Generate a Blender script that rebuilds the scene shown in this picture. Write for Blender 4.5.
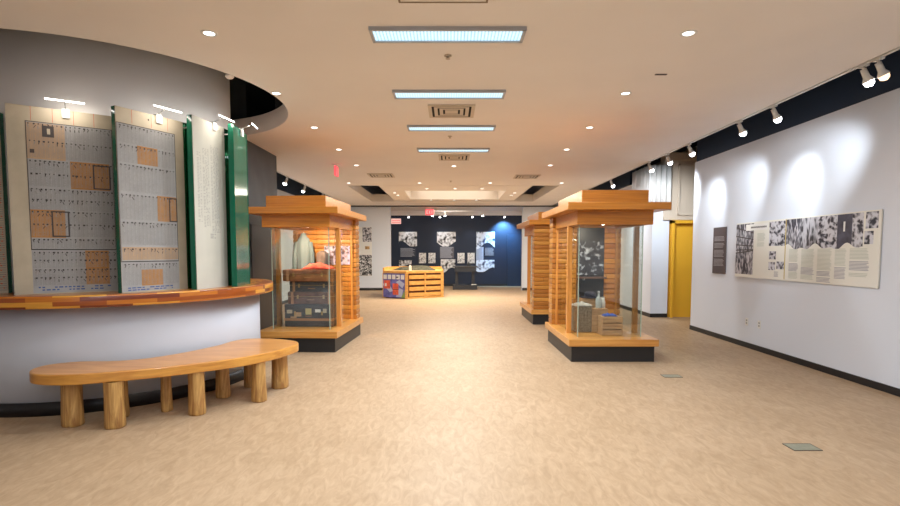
import bpy, bmesh, math, random
from mathutils import Vector, Matrix
random.seed(7)
PI = math.pi
S = bpy.context.scene
for o in list(bpy.data.objects):
    bpy.data.objects.remove(o)
C = S.collection

# ------------------------------------------------------------------ camera
F = 520.0
PITCH = math.radians(3.6)
cd = bpy.data.cameras.new('camera')
cam = bpy.data.objects.new('camera', cd)
C.objects.link(cam)
cam.location = (0, 0, 1.55)
cam.rotation_euler = (PI/2 - PITCH, 0, 0)
cd.sensor_fit = 'HORIZONTAL'
cd.sensor_width = 36.0
cd.lens = 36.0*F/900.0
cd.shift_y = (252 + F*math.tan(PITCH) - 253.0)/900.0
cd.clip_start = 0.05
cd.clip_end = 100
S.camera = cam

# ------------------------------------------------------------------ world, exposure
w = bpy.data.worlds.new('world'); S.world = w; w.use_nodes = True
w.node_tree.nodes['Background'].inputs[0].default_value = (0.05, 0.055, 0.06, 1)
w.node_tree.nodes['Background'].inputs[1].default_value = 1.0
S.view_settings.view_transform = 'Standard'
S.view_settings.look = 'None'
S.view_settings.gamma = 1
S.view_settings.use_curve_mapping = False
S.view_settings.exposure = 0.42

TROFFER_W = 56.0      # lamp power behind each rectangular ceiling light
DOWN_W = 20.0         # recessed downlights
TRACK_W = 62.0        # track heads
COOL = (0.86, 0.94, 1.0)
WARM = (1.0, 0.90, 0.78)

def area_light(name, loc, sx, sy, power, color, rot=(0, 0, 0), spread=PI):
    l = bpy.data.lights.new(name, 'AREA'); l.shape = 'RECTANGLE'
    l.size = sx; l.size_y = sy; l.energy = power; l.color = color; l.spread = spread
    o = bpy.data.objects.new(name, l); C.objects.link(o)
    o.location = loc; o.rotation_euler = rot
    return o

def spot_light(name, loc, target, power, color, angle=60, blend=0.6, size=0.03):
    l = bpy.data.lights.new(name, 'SPOT'); l.energy = power; l.color = color
    l.spot_size = math.radians(angle); l.spot_blend = blend; l.shadow_soft_size = size
    o = bpy.data.objects.new(name, l); C.objects.link(o)
    o.location = loc
    d = Vector(target) - Vector(loc)
    o.rotation_euler = d.to_track_quat('-Z', 'Y').to_euler()
    return o

# ------------------------------------------------------------------ materials
def nodes(name):
    m = bpy.data.materials.new(name); m.use_nodes = True
    nt = m.node_tree
    return m, nt, nt.nodes['Principled BSDF']

def mat(name, col, rough=0.5, metal=0.0, emis=None, estr=0.0, spec=0.5, alpha=1.0, noise=0.0, nscale=8.0, bump=0.0):
    m, nt, b = nodes(name)
    b.inputs['Base Color'].default_value = (*col, 1)
    b.inputs['Roughness'].default_value = rough
    b.inputs['Metallic'].default_value = metal
    b.inputs['Specular IOR Level'].default_value = spec
    b.inputs['Alpha'].default_value = alpha
    if emis:
        b.inputs['Emission Color'].default_value = (*emis, 1)
        b.inputs['Emission Strength'].default_value = estr
    if noise or bump:
        tc = nt.nodes.new('ShaderNodeTexCoord'); n = nt.nodes.new('ShaderNodeTexNoise')
        n.inputs['Scale'].default_value = nscale; n.inputs['Detail'].default_value = 5
        nt.links.new(tc.outputs['Object'], n.inputs['Vector'])
        if noise:
            r = nt.nodes.new('ShaderNodeValToRGB')
            r.color_ramp.elements[0].position = 0.3; r.color_ramp.elements[1].position = 0.7
            r.color_ramp.elements[0].color = (*[c*(1-noise) for c in col], 1)
            r.color_ramp.elements[1].color = (*[min(1, c*(1+noise)) for c in col], 1)
            nt.links.new(n.outputs['Fac'], r.inputs['Fac']); nt.links.new(r.outputs['Color'], b.inputs['Base Color'])
        if bump:
            bp = nt.nodes.new('ShaderNodeBump'); bp.inputs['Strength'].default_value = bump; bp.inputs['Distance'].default_value = 0.01
            nt.links.new(n.outputs['Fac'], bp.inputs['Height']); nt.links.new(bp.outputs['Normal'], b.inputs['Normal'])
    return m

def wood(name, c0, c1, scale=(1, 1, 1), rough=0.4, size=3.0, dist=1.5, coat=0.0):
    """long grain wood: noise squeezed along one local axis"""
    m, nt, b = nodes(name)
    tc = nt.nodes.new('ShaderNodeTexCoord'); mp = nt.nodes.new('ShaderNodeMapping')
    mp.inputs['Scale'].default_value = scale
    n = nt.nodes.new('ShaderNodeTexNoise'); n.inputs['Scale'].default_value = size
    n.inputs['Detail'].default_value = 6; n.inputs['Distortion'].default_value = dist
    r = nt.nodes.new('ShaderNodeValToRGB')
    r.color_ramp.elements[0].position = 0.32; r.color_ramp.elements[1].position = 0.68
    r.color_ramp.elements[0].color = (*c0, 1); r.color_ramp.elements[1].color = (*c1, 1)
    nt.links.new(tc.outputs['Object'], mp.inputs['Vector']); nt.links.new(mp.outputs['Vector'], n.inputs['Vector'])
    nt.links.new(n.outputs['Fac'], r.inputs['Fac']); nt.links.new(r.outputs['Color'], b.inputs['Base Color'])
    b.inputs['Roughness'].default_value = rough; b.inputs['Coat Weight'].default_value = coat
    b.inputs['Coat Roughness'].default_value = 0.15
    return m

def strips(name, cols, bw, rh, rough=0.3, coat=0.3, uv=True, noise_sc=(2, 30, 30), mort=0.0, mcol=(0.1, 0.04, 0.01), const=False):
    """butcher block / board material: brick cells with a random tint each"""
    m, nt, b = nodes(name)
    tc = nt.nodes.new('ShaderNodeTexCoord')
    br = nt.nodes.new('ShaderNodeTexBrick')
    br.inputs['Scale'].default_value = 1.0; br.inputs['Brick Width'].default_value = bw
    br.inputs['Row Height'].default_value = rh; br.inputs['Mortar Size'].default_value = mort
    br.inputs['Mortar Smooth'].default_value = 0.3
    br.inputs['Color1'].default_value = (0, 0, 0, 1); br.inputs['Color2'].default_value = (1, 1, 1, 1)
    br.inputs['Mortar'].default_value = (0, 0, 0, 1)
    nt.links.new(tc.outputs['UV' if uv else 'Object'], br.inputs['Vector'])
    r = nt.nodes.new('ShaderNodeValToRGB')
    cr = r.color_ramp
    if const: cr.interpolation = 'CONSTANT'
    cr.elements[0].color = (*cols[0], 1); cr.elements[1].color = (*cols[-1], 1)
    for i, c in enumerate(cols[1:-1]):
        e = cr.elements.new((i+1)/(len(cols)-1)); e.color = (*c, 1)
    nt.links.new(br.outputs['Color'], r.inputs['Fac'])
    mp = nt.nodes.new('ShaderNodeMapping'); mp.inputs['Scale'].default_value = noise_sc
    n = nt.nodes.new('ShaderNodeTexNoise'); n.inputs['Scale'].default_value = 2; n.inputs['Detail'].default_value = 5
    nt.links.new(tc.outputs['UV' if uv else 'Object'], mp.inputs['Vector']); nt.links.new(mp.outputs['Vector'], n.inputs['Vector'])
    mx = nt.nodes.new('ShaderNodeMix'); mx.data_type = 'RGBA'; mx.blend_type = 'MULTIPLY'; mx.inputs['Factor'].default_value = 0.55
    r2 = nt.nodes.new('ShaderNodeValToRGB')
    r2.color_ramp.elements[0].position = 0.3; r2.color_ramp.elements[0].color = (0.6, 0.5, 0.4, 1)
    r2.color_ramp.elements[1].position = 0.7; r2.color_ramp.elements[1].color = (1, 1, 1, 1)
    nt.links.new(n.outputs['Fac'], r2.inputs['Fac'])
    nt.links.new(r.outputs['Color'], mx.inputs['A']); nt.links.new(r2.outputs['Color'], mx.inputs['B'])
    out = mx.outputs['Result']
    if mort:
        m2 = nt.nodes.new('ShaderNodeMix'); m2.data_type = 'RGBA'
        m2.inputs['B'].default_value = (*mcol, 1)
        nt.links.new(br.outputs['Fac'], m2.inputs['Factor']); nt.links.new(out, m2.inputs['A']); out = m2.outputs['Result']
    nt.links.new(out, b.inputs['Base Color'])
    b.inputs['Roughness'].default_value = rough; b.inputs['Coat Weight'].default_value = coat
    b.inputs['Coat Roughness'].default_value = 0.12
    return m

def glass(name, tint=(0.96, 0.985, 0.97), refl=0.09):
    m = bpy.data.materials.new(name); m.use_nodes = True
    nt = m.node_tree; nt.nodes.clear()
    out = nt.nodes.new('ShaderNodeOutputMaterial'); mx = nt.nodes.new('ShaderNodeMixShader')
    t = nt.nodes.new('ShaderNodeBsdfTransparent'); g = nt.nodes.new('ShaderNodeBsdfGlossy')
    t.inputs['Color'].default_value = (*tint, 1); g.inputs['Roughness'].default_value = 0.02
    lw = nt.nodes.new('ShaderNodeLayerWeight'); lw.inputs['Blend'].default_value = 0.25
    mr = nt.nodes.new('ShaderNodeMapRange'); mr.inputs['To Min'].default_value = refl*0.6; mr.inputs['To Max'].default_value = 0.28
    nt.links.new(lw.outputs['Fresnel'], mr.inputs['Value']); nt.links.new(mr.outputs['Result'], mx.inputs['Fac'])
    nt.links.new(t.outputs[0], mx.inputs[1]); nt.links.new(g.outputs[0], mx.inputs[2]); nt.links.new(mx.outputs[0], out.inputs['Surface'])
    return m

def photo(name, lo=(0.01, 0.01, 0.012), hi=(0.8, 0.8, 0.82), scale=5.0, mid=0.5, stretch=(1, 1, 1)):
    """printed black and white picture: blotchy tones"""
    m, nt, b = nodes(name)
    tc = nt.nodes.new('ShaderNodeTexCoord'); mp = nt.nodes.new('ShaderNodeMapping'); mp.inputs['Scale'].default_value = stretch
    n = nt.nodes.new('ShaderNodeTexNoise'); n.inputs['Scale'].default_value = scale; n.inputs['Detail'].default_value = 3; n.inputs['Distortion'].default_value = 1.2
    v = nt.nodes.new('ShaderNodeTexVoronoi'); v.inputs['Scale'].default_value = scale*2.2
    mx = nt.nodes.new('ShaderNodeMath'); mx.operation = 'MULTIPLY_ADD'; mx.inputs[1].default_value = 0.35
    r = nt.nodes.new('ShaderNodeValToRGB')
    r.color_ramp.elements[0].position = mid+0.06; r.color_ramp.elements[0].color = (*lo, 1)
    r.color_ramp.elements[1].position = mid+0.26; r.color_ramp.elements[1].color = (*hi, 1)
    nt.links.new(tc.outputs['Object'], mp.inputs['Vector'])
    nt.links.new(mp.outputs['Vector'], n.inputs['Vector']); nt.links.new(mp.outputs['Vector'], v.inputs['Vector'])
    nt.links.new(v.outputs['Distance'], mx.inputs[0]); nt.links.new(n.outputs['Fac'], mx.inputs[2])
    nt.links.new(mx.outputs[0], r.inputs['Fac']); nt.links.new(r.outputs['Color'], b.inputs['Base Color'])
    b.inputs['Roughness'].default_value = 0.5
    return m

def floor_mat():
    m, nt, b = nodes('tan_vinyl')
    tc = nt.nodes.new('ShaderNodeTexCoord'); mp = nt.nodes.new('ShaderNodeMapping')
    mp.inputs['Rotation'].default_value = (0, 0, math.radians(6)); mp.inputs['Scale'].default_value = (2.6, 0.9, 1)
    n = nt.nodes.new('ShaderNodeTexNoise'); n.inputs['Scale'].default_value = 6; n.inputs['Detail'].default_value = 8; n.inputs['Distortion'].default_value = 1.3; n.inputs['Roughness'].default_value = 0.65
    n2 = nt.nodes.new('ShaderNodeTexNoise'); n2.inputs['Scale'].default_value = 1.1; n2.inputs['Detail'].default_value = 3
    r = nt.nodes.new('ShaderNodeValToRGB')
    r.color_ramp.elements[0].position = 0.34; r.color_ramp.elements[0].color = (0.38, 0.262, 0.16, 1)
    r.color_ramp.elements[1].position = 0.66; r.color_ramp.elements[1].color = (0.49, 0.352, 0.228, 1)
    r2 = nt.nodes.new('ShaderNodeValToRGB')
    r2.color_ramp.elements[0].position = 0.35; r2.color_ramp.elements[0].color = (0.93, 0.92, 0.90, 1)
    r2.color_ramp.elements[1].position = 0.65; r2.color_ramp.elements[1].color = (1.0, 1.0, 1.0, 1)
    mx = nt.nodes.new('ShaderNodeMix'); mx.data_type = 'RGBA'; mx.blend_type = 'MULTIPLY'; mx.inputs['Factor'].default_value = 1
    nt.links.new(tc.outputs['Object'], mp.inputs['Vector']); nt.links.new(mp.outputs['Vector'], n.inputs['Vector'])
    nt.links.new(tc.outputs['Object'], n2.inputs['Vector'])
    nt.links.new(n.outputs['Fac'], r.inputs['Fac']); nt.links.new(n2.outputs['Fac'], r2.inputs['Fac'])
    nt.links.new(r.outputs['Color'], mx.inputs['A']); nt.links.new(r2.outputs['Color'], mx.inputs['B'])
    nt.links.new(mx.outputs['Result'], b.inputs['Base Color'])
    b.inputs['Roughness'].default_value = 0.46
    b.inputs['Specular IOR Level'].default_value = 0.16
    bp = nt.nodes.new('ShaderNodeBump'); bp.inputs['Strength'].default_value = 0.06; bp.inputs['Distance'].default_value = 0.01
    nt.links.new(n.outputs['Fac'], bp.inputs['Height']); nt.links.new(bp.outputs['Normal'], b.inputs['Normal'])
    return m

M_FLOOR = floor_mat()
M_CEIL = mat('beige_ceiling_paint', (0.85, 0.805, 0.77), 0.85, noise=0.02, nscale=1.2)
M_WALL = mat('white_wall_paint', (0.67, 0.71, 0.79), 0.75)
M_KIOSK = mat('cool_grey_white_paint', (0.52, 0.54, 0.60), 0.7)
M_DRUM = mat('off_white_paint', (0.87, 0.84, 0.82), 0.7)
M_BEIGE = mat('warm_beige_paint', (0.60, 0.50, 0.40), 0.8)
M_NAVY = mat('navy_paint', (0.010, 0.026, 0.062), 0.6)
M_NAVY2 = mat('deep_blue_paint', (0.008, 0.018, 0.045), 0.6)
M_VOID = mat('black_plenum_paint', (0.005, 0.005, 0.006), 0.9)
M_BASE = mat('black_rubber_base', (0.012, 0.012, 0.014), 0.45)
M_CHAR = mat('charcoal_paint', (0.075, 0.085, 0.095), 0.6, noise=0.12, nscale=3)
M_CHAR2 = mat('dark_brown_panel', (0.035, 0.03, 0.032), 0.5)
M_GOLD = mat('golden_yellow_paint', (0.85, 0.45, 0.035), 0.45)
M_CASEW = wood('golden_fir', (0.42, 0.145, 0.016), (0.58, 0.225, 0.026), (0.6, 14, 14), 0.38, 2.2, 0.8, 0.15)
M_CASEV = wood('golden_fir_upright', (0.50, 0.19, 0.035), (0.70, 0.30, 0.06), (14, 14, 0.6), 0.38, 2.2, 0.8, 0.15)
M_SLAB = wood('golden_fir_slab', (0.52, 0.22, 0.045), (0.68, 0.34, 0.085), (0.8, 10, 10), 0.35, 2.4, 0.8, 0.2)
M_LOG = strips('cedar_siding', [(0.38, 0.135, 0.02), (0.54, 0.215, 0.03), (0.62, 0.28, 0.05), (0.44, 0.16, 0.022)], 2.6, 0.1, 0.45, 0.1, True, (3, 40, 40), 0.004, (0.12, 0.045, 0.01))
M_LEDGE = strips('butcher_block', [(0.19, 0.035, 0.008), (0.52, 0.17, 0.018), (0.70, 0.34, 0.045), (0.32, 0.075, 0.01), (0.64, 0.26, 0.03)], 0.42, 0.0405, 0.3, 0.3, const=True)
M_BENCH = wood('varnished_bench_wood', (0.46, 0.19, 0.045), (0.60, 0.29, 0.085), (1.2, 7, 7), 0.35, 2.0, 0.8, 0.15)
M_BEDGE = wood('bench_edge_wood', (0.50, 0.20, 0.035), (0.72, 0.36, 0.07), (1.2, 1.2, 10), 0.3, 2.5, 0.7, 0.4)
M_PEEL = wood('peeled_log', (0.30, 0.13, 0.035), (0.62, 0.37, 0.12), (9, 9, 1.1), 0.5, 2.2, 2.2, 0.2)
M_END = mat('dark_end_grain', (0.22, 0.06, 0.012), 0.5)
M_GLASS = glass('clear_glass')
M_GREEN = glass('green_laminated_glass', (0.30, 0.66, 0.48), 0.10)
M_GEDGE = mat('green_glass_edge', (0.008, 0.11, 0.062), 0.12)
M_FIN = mat('green_glass_fin', (0.012, 0.13, 0.085), 0.12, alpha=0.8)
M_METAL = mat('brushed_steel', (0.5, 0.5, 0.5), 0.3, 1.0)
M_WHITE = mat('white_plastic', (0.75, 0.75, 0.73), 0.4)
M_TUBE = mat('lit_tube', (1, 1, 1), 0.5, emis=(1.0, 0.95, 0.88), estr=12.0)
M_BULB = mat('lit_bulb', (1, 1, 1), 0.5, emis=(0.95, 0.97, 1.0), estr=14.0)
M_DL = mat('lit_downlight', (1, 1, 1), 0.5, emis=(1.0, 0.97, 0.93), estr=4.0)
M_CREAM = mat('aged_cream_paper', (0.46, 0.40, 0.30), 0.7, noise=0.10, nscale=5)
M_CREAM2 = mat('pale_grey_paper', (0.50, 0.49, 0.43), 0.7, noise=0.05, nscale=4)
M_NEWS = mat('newsprint', (0.36, 0.36, 0.36), 0.8, noise=0.06, nscale=9)
M_TAN = mat('tan_newsprint', (0.46, 0.31, 0.19), 0.8, noise=0.08, nscale=9)
M_ORANGE = mat('amber_newsprint', (0.42, 0.20, 0.06), 0.8, noise=0.12, nscale=12)
M_INK = mat('printed_ink', (0.07, 0.06, 0.06), 0.8)
M_INKL = mat('faded_ink', (0.27, 0.26, 0.25), 0.8)
M_INKB = mat('blue_ink', (0.05, 0.10, 0.30), 0.8)
M_INKR = mat('red_ink', (0.55, 0.06, 0.03), 0.8)
M_BOARD = mat('ivory_board', (0.76, 0.75, 0.69), 0.5)
M_BOARD2 = mat('white_board', (0.78, 0.78, 0.76), 0.5)
M_GTXT = mat('sage_print', (0.48, 0.52, 0.45), 0.6)
M_PTXT = mat('slate_print', (0.27, 0.27, 0.34), 0.6)
M_PHOTO = photo('monochrome_photo', scale=3.2, mid=0.44)
M_PHOTO2 = photo('crowd_photo', lo=(0.02, 0.02, 0.035), hi=(0.6, 0.6, 0.66), scale=9, mid=0.50)
M_PHOTO3 = photo('tall_figure_photo', lo=(0.03, 0.03, 0.05), hi=(0.55, 0.55, 0.6), scale=9, mid=0.55, stretch=(2.4, 2.4, 0.6))
M_PHOTO4 = photo('standing_figures_photo', lo=(0.03, 0.03, 0.04), hi=(0.5, 0.5, 0.55), scale=6, mid=0.5, stretch=(1.8, 1.8, 0.7))
M_PHOTOB = photo('blue_tinted_photo', lo=(0.02, 0.04, 0.12), hi=(0.75, 0.85, 1.0), scale=3, mid=0.42)
M_TAUPE = mat('taupe_text_panel', (0.085, 0.065, 0.07), 0.6)

# ------------------------------------------------------------------ mesh builder
class G:
    def __init__(s):
        s.v = []; s.f = []; s.m = []; s.uv = []; s.smooth = []
    def face(s, pts, m=0, uv=None, sm=False):
        i = len(s.v); s.v += [tuple(p) for p in pts]
        s.f.append(tuple(range(i, i+len(pts)))); s.m.append(m); s.uv.append(uv); s.smooth.append(sm)
    def box(s, x0, x1, y0, y1, z0, z1, m=0):
        p = [(x0, y0, z0), (x1, y0, z0), (x1, y1, z0), (x0, y1, z0), (x0, y0, z1), (x1, y0, z1), (x1, y1, z1), (x0, y1, z1)]
        for q, ax in (((0, 3, 2, 1), 2), ((4, 5, 6, 7), 2), ((0, 1, 5, 4), 1), ((2, 3, 7, 6), 1), ((1, 2, 6, 5), 0), ((3, 0, 4, 7), 0)):
            pts = [p[k] for k in q]
            uv = [(a[0], a[1]) if ax == 2 else ((a[0], a[2]) if ax == 1 else (a[1]+0.37, a[2])) for a in pts]
            s.face(pts, m, uv)
    def quad(s, x0, x1, z0, z1, y, m=0):
        s.face([(x0, y, z0), (x1, y, z0), (x1, y, z1), (x0, y, z1)], m)
    def prism(s, poly, z0, z1, m=0, mside=None, sm=False):
        n = len(poly)
        if mside is None: mside = m
        s.face([(x, y, z1) for x, y in poly], m)
        s.face([(x, y, z0) for x, y in reversed(poly)], m)
        d = 0
        for i in range(n):
            a, b = poly[i], poly[(i+1) % n]; L = math.dist(a, b)
            s.face([(*a, z0), (*b, z0), (*b, z1), (*a, z1)], mside, [(d, z0), (d+L, z0), (d+L, z1), (d, z1)], sm)
            d += L
    def cyl(s, p0, p1, r0, r1=None, n=16, m=0, cap=True, sm=True, mcap=None):
        if r1 is None: r1 = r0
        if mcap is None: mcap = m
        p0 = Vector(p0); p1 = Vector(p1); d = (p1-p0).normalized()
        a = d.orthogonal().normalized(); b = d.cross(a)
        A = [p0 + (a*math.cos(t)+b*math.sin(t))*r0 for t in [2*PI*k/n for k in range(n)]]
        B = [p1 + (a*math.cos(t)+b*math.sin(t))*r1 for t in [2*PI*k/n for k in range(n)]]
        for k in range(n):
            j = (k+1) % n
            s.face([A[k], A[j], B[j], B[k]], m, None, sm)
        if cap:
            s.face(list(reversed(A)), mcap); s.face(B, mcap)
    def lathe(s, prof, n=24, c=(0, 0, 0), m=0, sm=True, wob=None):
        for i in range(len(prof)-1):
            (r0, z0), (r1, z1) = prof[i], prof[i+1]
            for k in range(n):
                t0, t1 = 2*PI*k/n, 2*PI*(k+1)/n
                P = lambda r, t, z: (c[0]+r*math.cos(t)*(1 if not wob else 1+wob(t, z)), c[1]+r*math.sin(t)*(1 if not wob else 1+wob(t, z)), c[2]+z)
                pts = [P(r0, t0, z0), P(r0, t1, z0), P(r1, t1, z1), P(r1, t0, z1)]
                if r0 < 1e-6: pts = pts[1:]
                elif r1 < 1e-6: pts = pts[:3]
                s.face(pts, m, None, sm)
    def obj(s, name, mats, parent=None, loc=None, rz=0, bevel=0, merge=True):
        me = bpy.data.meshes.new(name)
        me.from_pydata(s.v, [], s.f)
        if not isinstance(mats, (list, tuple)): mats = [mats]
        for m in mats: me.materials.append(m)
        me.polygons.foreach_set('material_index', s.m)
        me.polygons.foreach_set('use_smooth', s.smooth)
        if any(u for u in s.uv):
            l = me.uv_layers.new(name='uv')
            k = 0
            for f, u in zip(s.f, s.uv):
                for j in range(len(f)):
                    if u: l.data[k].uv = u[j]
                    k += 1
        if merge:
            bm = bmesh.new(); bm.from_mesh(me)
            bmesh.ops.remove_doubles(bm, verts=bm.verts, dist=1e-5)
            bm.to_mesh(me); bm.free()
        o = bpy.data.objects.new(name, me); C.objects.link(o)
        if parent: o.parent = parent
        if loc: o.location = loc
        if rz: o.rotation_euler = (0, 0, rz)
        if bevel:
            b = o.modifiers.new('bevel', 'BEVEL'); b.width = bevel; b.segments = 2; b.limit_method = 'ANGLE'
        return o

def tag(o, label, cat, group=None):
    o['label'] = label; o['category'] = cat
    if group: o['group'] = group
    return o
def thing(name, label, cat, loc=(0, 0, 0), rz=0, group=None):
    o = bpy.data.objects.new(name, None); C.objects.link(o)
    o.location = loc; o.rotation_euler = (0, 0, rz); o.empty_display_size = 0.1
    return tag(o, label, cat, group)
def struct(o):
    o['kind'] = 'structure'; return o
def dup(root, loc, rz=None, label=None):
    def cp(o, par):
        c = o.copy(); C.objects.link(c)
        if par: c.parent = par
        for ch in [x for x in bpy.data.objects if x.parent == o]: cp(ch, c)
        return c
    r = cp(root, None)
    r.location = loc
    if rz is not None: r.rotation_euler = (root.rotation_euler[0], root.rotation_euler[1], rz)
    if label: r['label'] = label
    return r
def B(name, mats, parent, *b, bevel=0):
    g = G(); g.box(*b); return g.obj(name, mats, parent, bevel=bevel)

# ================================================================== structure
HC = 3.4              # ceiling height
XR = 4.83             # right display wall
DC = (-4.2, 6.5)      # centre of the round kiosk

g = G(); g.box(-7.2, 7.2, -4.5, 24.2, -0.1, 0); struct(g.obj('floor', M_FLOOR))

# main ceiling with round cut-out over the kiosk and the rectangular light well
RH = 2.12; CT = 0.12
g = G()
def slab(x0, x1, y0, y1): g.box(x0, x1, y0, y1, HC, HC+CT)
X1 = 4.05
slab(-7.2, X1, -4.5, 4.2)
slab(-7.2, -6.5, 4.2, 8.8)
slab(-1.9, X1, 4.2, 8.8)
slab(-3.95, X1, 8.8, 14.65)
slab(-7.2, -3.95, 8.8, 10.2)
slab(-3.95, -2.87, 14.65, 19.25)
slab(3.05, X1, 14.65, 19.25)
slab(-3.95, X1, 19.25, 21.0)
N = 96
for k in range(N):
    t0, t1 = 2*PI*k/N, 2*PI*(k+1)/N
    def sq(t):
        c, s_ = math.cos(t), math.sin(t); q = 2.3/max(abs(c), abs(s_)); return (DC[0]+c*q, DC[1]+s_*q)
    a, b = (DC[0]+RH*math.cos(t0), DC[1]+RH*math.sin(t0)), (DC[0]+RH*math.cos(t1), DC[1]+RH*math.sin(t1))
    c_, d_ = sq(t1), sq(t0)
    g.face([(*a, HC), (*b, HC), (*c_, HC), (*d_, HC)])
    g.face([(*a, HC+CT), (*d_, HC+CT), (*c_, HC+CT), (*b, HC+CT)])
    g.face([(*a, HC), (*a, HC+0.27), (*b, HC+0.27), (*b, HC)], sm=True)
struct(g.obj('ceiling', M_CEIL))
# raised rim round the light well and its hanging centre raft
g = G()
for b in ((-2.90, -2.87, 14.62, 19.28), (3.05, 3.08, 14.62, 19.28)): g.box(*b, HC+CT, HC+0.27)
for b in ((-2.87, 3.05, 14.62, 14.65), (-2.87, 3.05, 19.25, 19.28)): g.box(*b, HC+CT, HC+0.27)
struct(g.obj('trim_1', M_CEIL))
g = G()
RX0, RX1, RY0, RY1 = -2.02, 2.33, 14.85, 19.05
CX0, CX1, CY0, CY1 = -1.40, 1.72, 16.05, 18.7
for b in ((RX0, RX1, RY0, CY0), (RX0, RX1, CY1, RY1), (RX0, CX0, CY0, CY1), (CX1, RX1, CY0, CY1)): g.box(*b, HC+0.02, HC+0.16)
g.box(CX0, CX1, CY0, CY1, HC+0.40, HC+0.44)
for b in ((CX0-0.03, CX0, CY0, CY1), (CX1, CX1+0.03, CY0, CY1), (CX0, CX1, CY0-0.03, CY0), (CX0, CX1, CY1, CY1+0.03)): g.box(*b, HC+0.16, HC+0.44)
struct(g.obj('trim_6', M_CEIL))
# plenum above everything
g = G()
g.box(-7.2, 7.2, -4.5, 24.2, 4.6, 4.7)
struct(g.obj('ceiling_deck', M_VOID))

# right display wall, navy band over it
g = G(); g.box(XR, XR+0.3, -4.5, 10.38, 0, 3.31); struct(g.obj('wall_right', M_WALL))
g = G(); g.box(XR-0.012, XR, -4.5, 10.38, 0, 0.085); g.box(XR-0.012, XR+0.3, 10.38, 10.392, 0, 0.085); struct(g.obj('baseboard_right', M_BASE))
g = G(); g.box(XR+0.02, XR+0.28, -4.5, 10.36, 3.31, 4.6); g.box(4.76, 4.95, 13.9, 21, 3.31, 4.6); struct(g.obj('wall_right_upper', M_NAVY))
g = G(); g.cyl((4.62, -4, 3.84), (4.62, 10.3, 3.84), 0.1, n=20); o = g.obj('duct_pipe', M_NAVY); tag(o, 'dark round duct running along the top of the right wall', 'duct')
# alcove behind the right wall: bulkhead, yellow door, white return wall
g = G(); g.box(5.0, 7.2, 12.25, 12.5, 2.30, 3.85); g.box(6.6, 7.2, 12.25, 12.5, 0, 2.3)
g.box(5.0, 7.2, 12.2, 12.25, 3.68, 3.85)
struct(g.obj('wall_alcove', M_BEIGE))
g = G(); g.box(5.32, 5.36, 12.22, 12.25, 2.42, 3.6); g.box(6.2, 6.24, 12.22, 12.25, 2.42, 3.6); g.box(5.32, 6.24, 12.22, 12.25, 3.56, 3.6); g.box(5.32, 6.24, 12.22, 12.25, 2.40, 2.44)
struct(g.obj('trim_2', M_BEIGE))
d = G(); d.box(5.26, 6.5, 12.34, 12.38, 0.0, 2.22); dd = struct(d.obj('door_1', M_GOLD))
g = G(); g.box(5.20, 5.26, 12.22, 12.4, 0, 2.28); g.box(6.5, 6.56, 12.22, 12.4, 0, 2.28); g.box(5.20, 6.56, 12.22, 12.4, 2.22, 2.29); g.obj('door_frame', M_GOLD, dd)
g = G(); g.cyl((6.38, 12.34, 1.0), (6.38, 12.29, 1.0), 0.012, n=10); g.cyl((6.38, 12.29, 1.0), (6.27, 12.29, 1.0), 0.010, n=10); g.obj('door_handle', M_METAL, dd)
g = G(); g.box(4.76, 5.16, 12.3, 12.42, 0, 3.55); g.box(4.76, 5.0, 12.42, 21.0, 0, 3.31); struct(g.obj('wall_back_right_return', M_WALL))
g = G(); g.box(4.748, 5.16, 12.288, 12.3, 0, 0.09); g.box(4.748, 4.76, 12.3, 21, 0, 0.09); struct(g.obj('baseboard_return', M_BASE))
g = G(); g.box(7.1, 7.2, -4.5, 24.2, 0, 4.6); struct(g.obj('wall_far_right', M_BEIGE))
# left side
g = G(); g.box(-7.2, -7.1, -4.5, 24.2, 0, 4.6); struct(g.obj('wall_far_left', M_WALL))
g = G(); g.box(-5.2, -4.98, 10.2, 21.0, 0, 3.36); struct(g.obj('wall_left', M_WALL))
g = G(); g.box(-4.98, -4.968, 10.2, 21.0, 0, 0.09); struct(g.obj('baseboard_left', M_BASE))
g = G(); g.box(-5.2, -5.0, 10.2, 21.0, 3.36, 4.6); struct(g.obj('wall_left_upper', M_NAVY))
# charcoal partition beside the kiosk
g = G(); g.box(-7.1, -3.36, 8.75, 10.2, 0, 4.6); struct(g.obj('wall_partition', M_CHAR))
g = G(); g.box(-3.36, -3.345, 8.80, 10.15, 0.10, 2.02); struct(g.obj('trim_3', M_CHAR2))
# back of the hall, opening and the navy gallery
g = G(); g.box(-5.2, -2.40, 21.0, 21.25, 0, HC); g.box(2.92, 5.0, 21.0, 21.25, 0, HC); g.box(-5.2, 5.0, 21.0, 21.25, HC+0.12, 4.6); struct(g.obj('wall_back', M_WALL))
g = G(); g.box(-4.98, -2.40, 20.988, 21.0, 0, 0.10); g.box(2.92, 4.76, 20.988, 21.0, 0, 0.10); struct(g.obj('baseboard_back', M_BASE))
g = G(); g.box(-4.98, 4.76, 20.90, 20.99, HC-0.045, HC); struct(g.obj('shadow_gap_strip', M_BASE))  # solid black strip stands in for the shaded gap along the ceiling edge
g = G(); g.box(-5.2, 5.0, 23.7, 23.9, 0, 3.2); struct(g.obj('wall_gallery', M_NAVY2))
g = G(); g.box(-5.2, 5.0, 23.66, 23.9, 3.2, HC); struct(g.obj('trim_5', M_CEIL))
g = G(); g.box(-5.2, 5.0, 21.0, 24.2, HC, HC+0.1); struct(g.obj('ceiling_gallery', M_CEIL))
g = G(); g.box(-5.2, 5.0, 23.688, 23.7, 0, 0.10); struct(g.obj('baseboard_gallery', M_BASE))
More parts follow.
